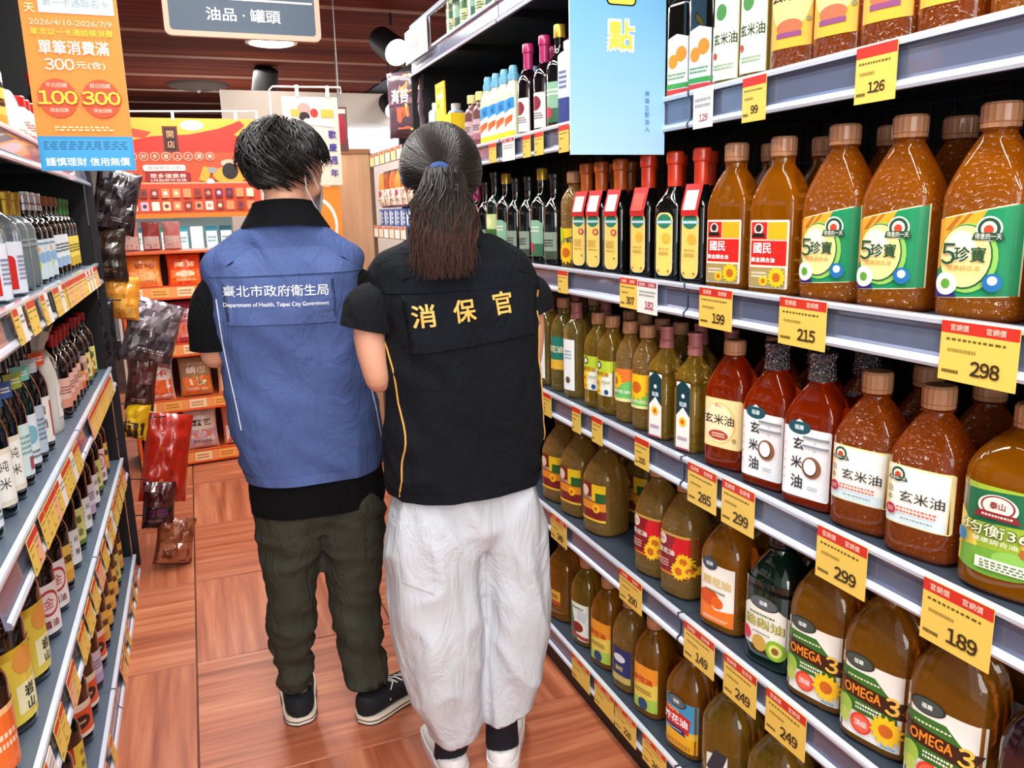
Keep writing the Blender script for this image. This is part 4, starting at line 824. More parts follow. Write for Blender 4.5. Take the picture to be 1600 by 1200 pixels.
def patch(name, bvh, corners, m, parent, th=.003, nu=14, nv=10):
    """cloth patch on the back: corners (x,z) tl,tr,br,bl"""
    (ax, az), (bx, bz), (cx, cz), (dx, dz) = corners; b = B()
    def pt(u, v, off):
        x = (ax*(1-u)+bx*u)*(1-v)+(dx*(1-u)+cx*u)*v; z = (az*(1-u)+bz*u)*(1-v)+(dz*(1-u)+cz*u)*v
        h = bvh.ray_cast(Vector((x, -1.2, z)), Vector((0, 1, 0))); y = h[0].y if h[0] else 0
        return (x, y-off, z)
    b.grid(lambda u, v: pt(u, v, th), nu, nv, m)
    for (u0, v0, u1, v1) in ((0, 0, 1, 0), (1, 0, 1, 1), (1, 1, 0, 1), (0, 1, 0, 0)):
        b.grid(lambda s, t: pt(u0+(u1-u0)*s, v0+(v1-v0)*s, th*(1-t)-.001*t), nu, 1, m)
    return b.obj(name, parent, smooth=40, weld=True)
def piping(name, bvh, pts, r, m, parent, side=None):
    path = []
    P = catmull([tuple(p) for p in pts], 6)
    for x, z in P:
        h = bvh.ray_cast(Vector((x, -1.2, z)), Vector((0, 1, 0)))
        if h[0]: path.append((x, h[0].y-.001, z))
    b = B(); b.tube(path, r, m, 6); return b.obj(name, parent)
def hand(b, wrist, d, up, m, s=1.0, curl=.7, thumb_side=1):
    """palm with five curled fingers; d = forward, up = back of hand"""
    w = Vector(wrist); d = Vector(d).normalized(); up = Vector(up).normalized(); side = d.cross(up).normalized(); up = side.cross(d)
    for t, rx in ((0, .024), (.03, .03), (.06, .036), (.085, .036)):
        for q in (-.7, -.25, .25, .7): b.sphere(tuple(w+d*t*s+side*q*rx), .0145*s, m, 10, 7)
    for i, (o, L) in enumerate(((-.030, .070), (-.010, .080), (.010, .075), (.029, .060))):
        p = w+d*.088*s+side*o*s*1.05; a = 0; r = .0085*s; path = [tuple(p)]
        for j, f in enumerate((.42, .32, .26)):
            a += curl*(.6, .8, .5)[j]; p = p+(d*math.cos(a)-up*math.sin(a))*L*f*s; path.append(tuple(p))
        b.tube(path, [r*1.05, r, r*.95, r*.8], m, 10); [b.sphere(q, rr, m, 10, 7) for q, rr in zip(path, (r*1.05, r, r*.95, r*.82))]
    p = w+d*.025*s+side*thumb_side*-.026*s; q = p+(d*.6+side*-thumb_side*.6-up*.35)*.034*s; t = q+(d*.85-up*.35)*.03*s; e = t+(d*.9-up*.2+side*thumb_side*.2)*.022*s
    path = [tuple(x) for x in (p, q, t, e)]; b.tube(path, [.012*s, .0105*s, .0095*s, .0075*s], m, 10); [b.sphere(x, r_*s, m, 10, 7) for x, r_ in zip(path, (.012, .0105, .0095, .0078))]
SKIN = M('#d8a084', .5, sss=.08)
def head_parts(root, hc, yaw, pitch, mask=False, woman=False):
    """returns rotation fn; builds eyes, brows, lips as children"""
    Rm = Matrix.Rotation(yaw, 3, 'Z') @ Matrix.Rotation(pitch, 3, 'X')
    c = Vector(hc)
    def P(x, y, z): return tuple(c+Rm @ Vector((x, y, z)))
    for s in (-1, 1):
        b = B(); b.sphere(P(s*.031, .079, .0), .0125, M('#f0ece8', .2, coat=.5), 12, 8)
        e = b.obj('eye', root); b = B(); b.sphere(P(s*.031, .0885, .0), .0055, '#20120c', 10, 6); b.obj('iris', e)
        b = B(); b.tube([P(s*.016, .094, .021), P(s*.032, .093, .026), P(s*.048, .082, .022)], [.002, .003, .0015], M('#1a1210', .7), 6); b.obj('eyebrow', root)
    b = B(); b.tube([P(-.024, .085, -.060), P(-.008, .095, -.056), P(0, .096, -.058), P(.008, .095, -.056), P(.024, .085, -.060)], [.002, .005, .0045, .005, .002], M('#a85a50', .4), 8)
    b.tube([P(-.020, .086, -.064), P(0, .096, -.067), P(.020, .086, -.064)], [.002, .006, .002], M('#a85a50', .4), 8); b.obj('lips', root)
    if mask:
        mm = M('#e9edf2', .6); b = B()
        def f(u, v, off=0):
            x = (u-.5)*2; z = -.095+.075*v
            y = .100*math.sqrt(max(0, 1-(x*.80)**2))+.016*math.sin(math.pi*v)*(1-abs(x))+.004+off
            return P(x*.074, y-.004, z)
        b.grid(f, 16, 8, mm); b.grid(lambda u, v: f(1-u, v, -.002), 16, 8, mm)
        k = b.obj('face_mask', root, smooth=60)
        for s in (-1, 1):
            b = B(); b.tube([P(s*.072, .050, -.030), P(s*.082, .02, -.005), P(s*.092, -.012, .012), P(s*.094, -.022, -.004), P(s*.084, .0, -.045), P(s*.074, .050, -.085)], .0014, mm, 6); b.obj('ear_loop', k)
    return P, Rm
def head_solid(b, P, m):
    def S(x, y, z, r, *rr): b.sphere(P(x, y, z), r, m, 18, 12)
    # cranium and face built from overlapping rounded volumes that the remesh fuses
    for x, y, z, r in ((0, -.018, .03, .083), (0, .0, .04, .080), (0, .03, .022, .071), (0, -.03, .02, .078), (.014, .0, .028, .072), (-.014, .0, .028, .072), (0, .035, -.02, .060), (0, .05, -.045, .046), (0, .062, -.075, .028), (.025, .035, -.06, .034), (-.025, .035, -.06, .034),
                       (.034, .062, -.025, .026), (-.034, .062, -.025, .026), (0, .092, -.028, .011), (0, .100, -.034, .010), (.009, .093, -.037, .008), (-.009, .093, -.037, .008), (0, .087, -.012, .009), (.0, .083, .004, .008), (0, .078, -.060, .02)):
        S(x, y, z, r)
    for s in (-1, 1):
        for z, r, y in ((.016, .0115, -.012), (.006, .013, -.012), (-.006, .011, -.008), (-.018, .009, -.004), (-.026, .0075, 0)):
            b.sphere(P(s*.080, y, z), (r*.7, r, r), m, 10, 7)
def strand_ribbon(b, pts, w0, m, nrm=None, idx=None, mats=None):
    """thin triangular-section strand"""
    P = [Vector(p) for p in pts]; vs = []; n = len(P)
    for i, p in enumerate(P):
        d = (P[min(i+1, n-1)]-P[max(i-1, 0)]).normalized(); o = nrm[i] if nrm else Vector((0, -1, 0))
        s = d.cross(o); s = s.normalized() if s.length > 1e-6 else Vector((1, 0, 0)); o2 = s.cross(d)
        w = w0*(1-.85*(i/(n-1))**2)
        vs += [tuple(p+s*w), tuple(p+o2*w*.7), tuple(p-s*w)]
    k = len(b.v); b.v += vs; 
    for i in range(n-1):
        mi = b.mi(mats[i] if mats else m)
        for a, c in ((0, 1), (1, 2), (2, 0)):
            b.f.append((k+i*3+a, k+i*3+c, k+i*3+3+c, k+i*3+3+a)); b.m.append(mi)

# ---------------------------------------------------------------- shoes
def shoe(parent, heel, yaw, L, W, upper_m, sole_m, line_m=None, high=.07, laces=False, slip=False):
    """heel point on the floor; yaw 0 = toe towards +y; built in the parent's space"""
    Rz = Matrix.Rotation(yaw, 3, 'Z'); h = Vector(heel)
    def T_(x, y, z): return tuple(h+Rz @ Vector((x, y, z)))
    def half(t): # outline half width along the foot
        return W*(.36+.10*math.sin(min(1, t/.25)*math.pi/2)*1.0+ .06*math.sin(max(0, (t-.4)/.6)*math.pi))*(math.sqrt(max(0, 1-((t-.86)/.14)**2)) if t > .86 else 1)*(math.sqrt(max(0, 1-((.1-t)/.1)**2))*.9+.1 if t < .1 else 1)
    ts = [0, .015, .04, .1, .2, .3, .4, .5, .6, .7, .8, .86, .92, .96, .985, 1]
    def sole(z0, z1, grow, m):
        b = B(); R = []
        for z in (z0, z1):
            left = [T_(-half(t)-grow, t*L-(grow if t == 0 else 0), z) for t in ts]; right = [T_(half(t)+grow, t*L, z) for t in ts]
            R.append(left+right[::-1])
        b.loft(R, m); return b
    s = sole(0, .026, .003, sole_m).obj('sole', parent, smooth=50)
    if line_m: sole(.012, .015, .0042, line_m).obj('sole_stripe', s, smooth=50); sole(-.0, .004, .0042, line_m).obj('outsole', s, smooth=50)
    b = B(); R = []
    def top(t): return .022+(high-.022)*(1 if t < .32 else max(.0, 1-((t-.32)/.68)**1.0)*.72+.28*(1 if t < .85 else max(0, 1-((t-.85)/.15)**2)))
    for t in [.005, .03, .08, .15, .22, .3, .38, .46, .55, .65, .75, .84, .91, .96, .99]:
        hw = half(t)*.98; tz = max(.024, top(t)); ring = []
        for k in range(18):
            a = 2*math.pi*k/18; c, sn = math.cos(a), math.sin(a)
            ring.append(T_(hw*math.copysign(abs(c)**.7, c), t*L, .018+(tz-.018)*(.5+.5*math.copysign(abs(sn)**.75, sn))))
        R.append(ring)
    b.loft(R, upper_m); u = b.obj('upper', parent, smooth=60)
    if laces:
        lm = M('#e9e6de', .6)
        for i in range(5):
            t = .42+i*.075; z = top(t)+.003; b = B()
            b.tube([T_(-.024, t*L, z-.006), T_(0, t*L+.006, z), T_(.024, t*L+.012, z-.006)], .0024, lm, 6); b.obj('lace', u)
        b = B(); b.tube([T_(.0, .40*L, top(.4)+.004), T_(.03, .38*L, top(.4)+.012), T_(.035, .33*L, top(.4)-.004), T_(.045, .28*L, .05)], .002, lm, 6); b.obj('lace', u)
    return s

# ================================================================ the man (blue vest)
MX, MY = .262, 2.25
man = thing('person', 'person in blue vest with white lettering, olive trousers, black canvas shoes', 'person', (MX, MY, 0), 0)
def mx(x): return x-MX
BLUE = M('#42568a', .8, bump=('cloth', 9, .45)); BLUE2 = M('#475b8f', .8, bump=('cloth', 9, .45)); BLK = M('#0b0c0f', .9, spec=.15, bump=('cloth', 10, .5)); OLIVE = M('#3a3b32', .9, spec=.2, bump=('cloth', 11, .6))
hy = -math.radians(55); HC = (mx(.252), .02, 1.578)
PM, RM_ = head_parts(man, HC, hy, -math.radians(12), mask=True)
b = B(); head_solid(b, PM, SKIN)
limb(b, [(mx(.235), .0, 1.37, .05), (mx(.236), -.008, 1.45, .053), (mx(.243), .0, 1.52, .054), (mx(.245), .015, 1.56, .05)], SKIN)
b.loft([superring(mx(.235), 0, z, a, bb, 2.4, 24) for z, a, bb in ((.75, .13, .09), (.9, .14, .095), (1.1, .14, .095), (1.25, .16, .09), (1.34, .14, .07), (1.39, .07, .045))], SKIN)
for hand_side, pts in ((-1, [(mx(.085), 0, 1.33, .040), (mx(.05), -.005, 1.24, .042), (mx(.034), -.008, 1.135, .038), (mx(.038), .04, 1.115, .037), (mx(.08), .16, 1.13, .032), (mx(.13), .245, 1.16, .025)]),
                       (1, [(mx(.39), -.0, 1.33, .040), (mx(.415), -.01, 1.24, .042), (mx(.42), -.015, 1.125, .038), (mx(.425), .04, 1.105, .038), (mx(.39), .16, 1.13, .032), (mx(.35), .245, 1.16, .025)])):
    limb(b, pts, SKIN); w = pts[-1][:3]
    hand(b, w, (.25*-hand_side, 1, .35), (hand_side*.8, -.2, .9), SKIN, 1.0, .8, hand_side)
for lx, ly, fx in ((mx(.172), .03, -.0), (mx(.355), -.02, .03)): limb(b, [(lx, ly*.3, .9, .06), (lx, ly*.3, .5, .045), (lx, ly, .25, .034), (lx, ly, .1, .026), (lx+fx, ly+.04, .045, .022)], SKIN)
remeshed(b, 'body', .0055, 3, man, mat=SKIN)

def folds(amp, sx, sz, seed, boost=None):
    def f(p):
        a = noise.noise(Vector((p.x*sx+seed, p.y*sx, p.z*sz))); c = 1-abs(noise.noise(Vector((p.x*sx*.8+p.z*3, p.y*sx*.8+seed, p.z*sz*1.8))))*2
        k = boost(p) if boost else 1
        return amp*k*(a*.7+c*.6-.3)
    return f
# trousers
b = B()
limb(b, [(mx(.19), 0, .78, .09, .098), (mx(.185), .005, .66, .098, .110), (mx(.18), .01, .52, .082, .10), (mx(.172), .02, .36, .066, .078), (mx(.166), .035, .22, .060, .068), (mx(.165), .05, .125, .056, .062)], OLIVE)
limb(b, [(mx(.345), 0, .78, .09, .098), (mx(.350), .0, .66, .102, .110), (mx(.352), -.0, .52, .088, .10), (mx(.352), .0, .36, .078, .082), (mx(.360), -.02, .22, .064, .07), (mx(.362), -.035, .105, .060, .066)], OLIVE)
b.loft([superring(mx(.268), 0, z, a, bb, 2.4, 28) for z, a, bb in ((.60, .12, .085), (.66, .165, .102), (.72, .165, .104), (.84, .155, .10))], OLIVE)
tr = remeshed(b, 'trousers', .008, 2, man, folds(.016, 8, 8, 3, lambda p: .5+1.2*max(0, 1-abs(p.z-.2)/.25)+.7*max(0, 1-abs(p.z-.6)/.15)), OLIVE)
cut(tr, (0, 0, .098), (.08, 0, -1)); tb = bvh_of(tr)
patch('pocket', tb, [(mx(.375), .63), (mx(.435), .625), (mx(.43), .51), (mx(.375), .52)], OLIVE, man, .004)
# shirt: hem, sleeves, collar
b = B(); cloth(b, [(.672, mx(.270), 0, .184, .124), (.71, mx(.270), 0, .188, .127), (.79, mx(.266), 0, .186, .126), (.86, mx(.26), 0, .178, .12)], BLK, fold=.006, ends=(False, True)); sh = b.obj('shirt', man, smooth=60)
for s, pts in ((-1, [(mx(.105), .0, 1.33, .03), (mx(.070), .0, 1.315, .052), (mx(.040), -.005, 1.24, .062), (mx(.032), -.008, 1.17, .061), (mx(.030), -.010, 1.135, .058)]), (1, [(mx(.36), -.01, 1.33, .03), (mx(.395), -.01, 1.315, .052), (mx(.42), -.015, 1.24, .060), (mx(.425), -.02, 1.14, .058)])):
    b = B(); P = catmull([tuple(p) for p in pts], 6)
    rings = []
    for i, (x, y, z, r) in enumerate(P):
        rings.append([(x+math.cos(t)*r*(1+.06*noise.noise(Vector((math.cos(t)*2+s, math.sin(t)*2, z*20)))), y+math.sin(t)*r*1.05, z+.35*s*-math.cos(t)*r*(1-min(1, i/8))*0) for t in [2*math.pi*j/28 for j in range(28)]])
    b.loft(rings, BLK, True, False); b.obj('sleeve', man, smooth=60)
b = B()
R = []
for t, (rr, z, yy) in enumerate(((.080, 1.425, .0), (.076, 1.468, -.002), (.070, 1.502, .0), (.068, 1.502, .0), (.086, 1.468, -.004), (.104, 1.436, -.006))):
    R.append([(mx(.236)+math.cos(a)*rr*1.12, yy+math.sin(a)*rr*(.95), z-.012*math.sin(a)*(1 if t > 2 else 1)) for a in [2*math.pi*j/32 for j in range(32)]])
b.loft(R, BLK, False, False); b.obj('collar', man, smooth=60)
# vest
b = B()
VR = [(.772, mx(.263), 0, .200, .142), (.80, mx(.263), 0, .203, .145), (.90, mx(.255), 0, .203, .143), (1.05, mx(.240), 0, .200, .140), (1.2, mx(.227), 0, .203, .137), (1.30, mx(.226), 0, .214, .128), (1.35, mx(.228), 0, .220, .113), (1.382, mx(.230), 0, .204, .098), (1.412, mx(.233), 0, .155, .09), (1.445, mx(.235), 0, .108, .082), (1.458, mx(.236), 0, .092, .076)]
cloth(b, VR, BLUE, K=8, N=96, fold=.013, fs=(6, 6, 5), seed=2, ends=(False, False), n=2.35)
vest = b.obj('vest', man, smooth=70); vb = bvh_of(vest)
patch('yoke', vb, [(mx(.14), 1.392), (mx(.325), 1.392), (mx(.422), 1.325), (mx(.032), 1.325)], BLUE2, man, .005, 20, 6)
fl = patch('back_flap', vb, [(mx(.062), 1.322), (mx(.335), 1.318), (mx(.335), 1.198), (mx(.066), 1.205)], BLUE2, man, .0045, 16, 8)
fb = bvh_of(vest, fl)
WH = M('#f2f4f8', .7)
sp = back_surf(fb, mx(.190), 1.272, -.03)
make_print('lettering', [('t', '臺北市政府衛生局', .5, .72, .42, WH, {'w': .98, 'b': .0}), ('t', 'Department of Health, Taipei City Government', .5, .2, .2, WH, {'w': .98, 'b': .004})], .262, .068, sp, man, 0, eps0=.0015)
for nm, pts in (('piping', [(mx(.046), 1.27), (mx(.052), 1.15), (mx(.068), 1.0), (mx(.075), .93)]), ('piping', [(mx(.405), 1.22), (mx(.418), 1.05), (mx(.44), .90), (mx(.452), .84)])):
    piping(nm, vb, pts, .0016, M('#cfd4dc', .6), man)
b = B(); cloth(b, [(.7705, mx(.263), 0, .2025, .1445), (.798, mx(.263), 0, .2055, .1475)], BLUE2, K=2, N=96, fold=.013, fs=(6, 6, 5), seed=2, ends=(False, False), n=2.35); b.obj('hem_band', man, smooth=60)
# shoes
NAVY = M('#0e1018', .8); RUB = M('#e6ddcc', .5)
shoe(man, (.165-MX, 2.225-MY, 0), math.radians(-4), .275, .10, NAVY, RUB, M('#1c1a1c', .6), .085, True)
shoe(man, (.328-MX, 2.165-MY, 0), math.radians(-58), .29, .10, NAVY, RUB, M('#1c1a1c', .6), .085, True)
# hair: cap of short layered strands
HAIRM = M('#0d0b0b', .5, spec=.4); HAIRM2 = M('#1c1a1b', .42, spec=.5)
def short_hair(root, P, Rm):
    b = B(); rr = random.Random(5)
    ax, ay, az = .094, .106, .098; c0 = (0, -.012, .022)
    def E(th, ph, k):
        d = Vector((math.sin(ph)*math.cos(th), math.sin(ph)*math.sin(th), math.cos(ph)))
        return Vector((c0[0]+d.x*ax*k, c0[1]+d.y*ay*k, c0[2]+d.z*az*k)), Vector((d.x/ax, d.y/ay, d.z/az)).normalized()
    def phmax(th):  # how far down the hair reaches: back low, forehead high
        f = math.sin(th)  # +1 front, -1 back
        return 2.62 if f < -.88 else (1.25 if f > .6 else (1.40 if f > -.25 else 1.40+(-.25-f)/.63*1.22))
    # under-cap
    nu, nv = 40, 16
    b.grid(lambda u, v: P(*E(2*math.pi*u, phmax(2*math.pi*u)*.96*v+.001, 1.03-.05*v*v)[0]), nu, nv, HAIRM)
    for i in range(2600):
        th = rr.uniform(0, 2*math.pi); pm_ = phmax(th); p0 = rr.uniform(0, 1)**.8*pm_*.84; L = rr.uniform(.35, .62)*(.55 if p0 > 1.6 else 1)
        p1 = min(pm_+rr.uniform(-.12, .14), p0+L); lift = rr.uniform(.04, .24)*(1 if p0 < 1.5 else .35); tw = rr.uniform(-.35, .35)+.25
        pts = []; nn = []
        for k in range(6):
            t = k/5; q, n_ = E(th+tw*t*(p0+.3), p0+(p1-p0)*t, 1.05-.05*(min(1, p0/2.2))**2+lift*math.sin(t*2.2)*.9)
            pts.append(P(*q)); nn.append(Rm @ n_)
        strand_ribbon(b, pts, rr.uniform(.0016, .0034), HAIRM if rr.random() < .75 else HAIRM2, nn)
    return b.obj('hair', root, smooth=50)
short_hair(man, PM, RM_)
# phone in the man's hands
pt = thing('phone', 'black phone held in front of the person in blue vest', 'phone', (.235, 2.585, 1.215))
b = B(); b.box(-.038, .038, -.005, .005, -.075, .075, '#14151a'); o = b.obj('case', pt, bevel=.003); o.rotation_euler = (-.5, 0, 0)
b = B(); b.box(-.034, .034, -.0058, -.005, -.070, .070, M('#1f2430', .1, coat=1)); o = b.obj('screen', pt); o.rotation_euler = (-.5, 0, 0)

# ================================================================ the woman (black vest)
WX, WY = .568, 1.83
wom = thing('person', 'person with ponytail in black vest with gold lettering and white trousers', 'person', (WX, WY, 0), 0)
def wx(x): return x-WX
VB = M('#080c14', .9, spec=.3, bump=('cloth', 9, .6)); VB2 = M('#0a0f18', .9, spec=.3, bump=('cloth', 9, .6)); WT = M('#c4cbd3', .85, bump=('cloth', 9, .4)); BK2 = M('#0a0d13', .9, spec=.3, bump=('cloth', 10, .6))
HW = (wx(.549), .02, 1.545)
PW, RW_ = head_parts(wom, HW, -math.radians(8), -math.radians(8), woman=True)
b = B(); head_solid(b, PW, SKIN)
limb(b, [(wx(.56), -.02, 1.36, .052), (wx(.557), -.012, 1.42, .047), (wx(.553), .0, 1.50, .046), (wx(.551), .012, 1.54, .045)], SKIN)
b.loft([superring(wx(.57), 0, z, a, bb, 2.4, 24) for z, a, bb in ((.75, .13, .09), (.9, .13, .09), (1.1, .12, .085), (1.25, .14, .09), (1.33, .14, .075), (1.38, .07, .05))], SKIN)
for hand_side, pts in ((-1, [(wx(.41), 0, 1.30, .038), (wx(.358), -.012, 1.22, .037), (wx(.366), -.018, 1.115, .031), (wx(.385), .02, 1.095, .031), (wx(.43), .13, 1.125, .027), (wx(.47), .215, 1.15, .022)]),
                       (1, [(wx(.72), 0, 1.30, .038), (wx(.75), -.01, 1.22, .036), (wx(.75), -.006, 1.115, .031), (wx(.745), .03, 1.095, .031), (wx(.71), .13, 1.125, .027), (wx(.67), .215, 1.15, .022)])):
    limb(b, pts, SKIN); w = pts[-1][:3]
    hand(b, w, (.25*-hand_side, 1, .3), (hand_side*.8, -.2, .9), SKIN, .9, .8, hand_side)
for lx, fx in ((wx(.50), wx(.516)), (wx(.67), wx(.652))): limb(b, [(lx, 0, .85, .08), (lx, 0, .5, .055), (fx, .02, .16, .032), (fx, .03, .08, .028), (fx, .07, .045, .022)], SKIN)
remeshed(b, 'body', .0055, 3, wom, mat=SKIN)
# trousers
b = B()
limb(b, [(wx(.485), 0, .86, .075, .09), (wx(.482), 0, .74, .108, .122), (wx(.484), 0, .58, .114, .125), (wx(.487), 0, .42, .110, .118), (wx(.500), 0, .28, .096, .10), (wx(.518), 0, .175, .078, .082)], WT)
limb(b, [(wx(.66), 0, .86, .075, .09), (wx(.675), 0, .74, .098, .122), (wx(.685), 0, .58, .092, .122), (wx(.690), 0, .42, .091, .115), (wx(.680), 0, .28, .082, .10), (wx(.660), 0, .145, .060, .078)], WT)
b.loft([superring(wx(.575), 0, z, a, bb, 2.4, 28) for z, a, bb in ((.66, .14, .09), (.72, .175, .12), (.81, .170, .115), (.90, .14, .09))], WT)
wt = remeshed(b, 'trousers', .008, 2, wom, folds(.017, 13, 3.4, 8), WT); cut(wt, (0, 0, .150), (.25, 0, -1)); wb = bvh_of(wt)
patch('cargo_pocket', wb, [(wx(.376), .765), (wx(.445), .765), (wx(.450), .60), (wx(.385), .625)], WT, wom, .006, 8, 8)
piping('seam', wb, [(wx(.60), .80), (wx(.60), .6), (wx(.602), .45)], .0016, M('#bfc0c0', .8), wom)
# shirt sleeves
for s, pts in ((-1, [(wx(.45), .0, 1.31, .03), (wx(.405), .0, 1.305, .050), (wx(.368), -.004, 1.27, .058), (wx(.352), -.006, 1.215, .060)]), (1, [(wx(.68), .0, 1.31, .03), (wx(.72), .0, 1.305, .050), (wx(.75), -.004, 1.27, .056), (wx(.755), -.006, 1.225, .056)])):
    b = B(); P = catmull([tuple(p) for p in pts], 6); rings = []
    for i, (x, y, z, r) in enumerate(P):
        rings.append([(x+math.cos(t)*r*(1+.07*noise.noise(Vector((math.cos(t)*2+s, math.sin(t)*2, z*20)))), y+math.sin(t)*r, z+math.cos(t)*r*.25*s) for t in [2*math.pi*j/28 for j in range(28)]])
    b.loft(rings, BK2, True, False); b.obj('sleeve', wom, smooth=60)
b = B()
for k in range(1):
    R = [[(wx(.56)+math.cos(a)*rr*1.15, yy+math.sin(a)*rr, z-.01*math.sin(a)) for a in [2*math.pi*j/32 for j in range(32)]] for rr, z, yy in ((.072, 1.375, 0), (.068, 1.41, 0), (.064, 1.43, 0), (.062, 1.43, 0), (.075, 1.405, -.003), (.09, 1.385, -.004))]
    b.loft(R, BK2, False, False)
b.obj('collar', wom, smooth=60)
b = B()
VR = [(.820, wx(.573), 0, .196, .146), (.842, wx(.573), 0, .199, .149), (.92, wx(.578), 0, .200, .145), (1.05, wx(.580), 0, .197, .138), (1.18, wx(.575), 0, .194, .132), (1.27, wx(.568), 0, .197, .124), (1.335, wx(.565), 0, .203, .108), (1.375, wx(.563), 0, .178, .092), (1.40, wx(.561), 0, .13, .082), (1.418, wx(.56), 0, .088, .07)]
cloth(b, VR, VB, K=8, N=96, fold=.015, fs=(6, 6, 5), seed=9, ends=(False, False), n=2.4)
vest = b.obj('vest', wom, smooth=70); vb = bvh_of(vest)
patch('yoke', vb, [(wx(.475), 1.362), (wx(.655), 1.362), (wx(.755), 1.30), (wx(.375), 1.298)], VB2, wom, .006, 20, 6)
fl = patch('back_flap', vb, [(wx(.415), 1.296), (wx(.735), 1.30), (wx(.725), 1.19), (wx(.428), 1.165)], VB2, wom, .005, 16, 8)
fb = bvh_of(vest, fl); GD = M('#e8b45a', .55)
for ch, u_, v_ in (('消', .1, .42), ('保', .48, .5), ('官', .88, .62)):
    make_print('lettering', [('t', ch, u_, v_, .56, GD, {'b': .02, 'rot': 4})], .238, .088, back_surf(fb, wx(.552), 1.256), wom, 0, eps0=.0018)
for pts in ([(wx(.380), 1.255), (wx(.392), 1.15), (wx(.408), 1.0), (wx(.398), .9), (wx(.392), .83)], [(wx(.752), 1.285), (wx(.748), 1.15), (wx(.750), 1.0), (wx(.757), .92)]):
    piping('piping', vb, pts, .0022, M('#d8a24a', .6), wom)
b = B(); cloth(b, [(.818, wx(.573), 0, .1985, .1485), (.842, wx(.573), 0, .2015, .1515)], VB2, K=2, N=96, fold=.015, fs=(6, 6, 5), seed=9, ends=(False, False), n=2.4); b.obj('hem_band', wom, smooth=60)
# shoes and socks
WS = M('#eceef0', .5); SOCK = M('#0c1020', .8)
for hx, hy_, yw, L in ((.515, 1.815, -2, .245), (.632, 1.795, -26, .25)):
    shoe(wom, (hx-WX, hy_-WY, 0), math.radians(yw), L, .092, WS, M('#e4e6e8', .5), None, .062, False)
    a = math.radians(yw); b = B()
    cx, cy = hx-WX-math.sin(a)*.045, hy_-WY+math.cos(a)*.045
    b.tube([(cx-math.sin(a)*.02, cy+math.cos(a)*.02, .045), (cx, cy, .075), (cx, cy*.8, .15), (cx, cy*.5, .24)], [(.034, .045), (.038, .046), .042, .045], SOCK, 16); b.obj('sock', wom)
# hair pulled back to a tie, and ponytail
HB = M('#15100e', .42, spec=.5); HB2 = M('#241b17', .4, spec=.6); HE = M('#33201b', .45, spec=.5); HE2 = M('#432720', .45, spec=.5)
b = B(); rr = random.Random(11)
ax, ay, az = .088, .098, .100; c0 = Vector((0, -.010, .015))
def EW(d, k): return Vector((c0.x+d.x*ax*k, c0.y+d.y*ay*k, c0.z+d.z*az*k)), Vector((d.x/ax, d.y/ay, d.z/az)).normalized()
tie = Vector((-.20, -1, -.22)).normalized()
b.grid(lambda u, v: PW(*EW(Vector((math.sin(max(.001, v)*(1.15+1.2*.5*(1-math.sin(2*math.pi*u))))*math.cos(2*math.pi*u), math.sin(max(.001, v)*(1.15+1.2*.5*(1-math.sin(2*math.pi*u))))*math.sin(2*math.pi*u), math.cos(max(.001, v)*(1.15+1.2*.5*(1-math.sin(2*math.pi*u)))))), 1.02)[0]), 44, 18, HB)
n_ok = 0
while n_ok < 2400:
    th = rr.uniform(0, 2*math.pi); f = math.sin(th); pm_ = 1.2+1.25*.5*(1-f) if f < .8 else 1.2
    ph = rr.uniform(0, 1)**.6*pm_; n_ok += 1
    d = Vector((math.sin(ph)*math.cos(th), math.sin(ph)*math.sin(th), math.cos(ph)))
    pts = []; nn = []; tj = (tie+Vector((rr.uniform(-.13, .13), 0, rr.uniform(-.12, .12)))).normalized()
    k0 = 1.04+rr.uniform(0, .02)
    for k in range(8):
        t = k/7; q, n_ = EW(d.slerp(tj, t) if d.dot(tj) > -.999 else d, k0+.02*math.sin(t*3)+.03*t*t); pts.append(PW(*q)); nn.append(RW_ @ n_)
    strand_ribbon(b, pts, rr.uniform(.0014, .0026), HB if rr.random() < .6 else HB2, nn)
hr = b.obj('hair', wom, smooth=50)
tp, _ = EW(tie, 1.12); tp = Vector(PW(*tp))
b = B()
for i, dz in enumerate((-.006, .006)):
    b.tube([tuple(tp+Vector((math.cos(a)*.021, -.004+i*.002, math.sin(a)*.016+dz*.3))) for a in [2*math.pi*j/20 for j in range(21)]], .006, M('#2c4a86', .7, bump=('noise', 200, .5)), 8, caps=False)
b.obj('hair_tie', wom, smooth=60)
b = B()
for i in range(1900):
    a = rr.uniform(0, 2*math.pi); q = rr.uniform(0, 1)**.5; sx = math.cos(a)*q; sy = math.sin(a)*q; L = rr.uniform(.17, .225) if rr.random() < .8 else rr.uniform(.11, .17)
    if abs(sx) > .75: L *= .92
    pts = []; ph_ = rr.uniform(0, 6); wv = rr.uniform(.0, .013)
    end = None; flick = rr.uniform(-.02, .03)*(1 if sx > 0 else -1)
    for k in range(12):
        t = k/11; w = .018+(1-.018)*min(1, (t*1.55))**.75*(1-.18*max(0, t-.7)/.3)
        x = sx*(.014+.058*w) + wv*math.sin(t*7+ph_)+flick*max(0, t-.75)*4*.6; y = -.018-.030*math.sin(min(1, t*2.2)*math.pi/2)+sy*(.012+.020*w); z = -L*(t**1.15)+.02*math.sin(min(1, t*4)*math.pi)*(1-t)
        pts.append(tuple(tp+Vector((x-.012*t, y, z))))
    e = HE if rr.random() < .6 else HE2; r_ = HB if rr.random() < .6 else HB2
    strand_ribbon(b, pts, rr.uniform(.0016, .003), None, None, mats=[r_]*5+[HB2]*2+[e]*5)
b.obj('ponytail', wom, smooth=50)
pt = thing('phone', 'pale phone held in front of the ponytailed person', 'phone', (.57, 2.12, 1.20))
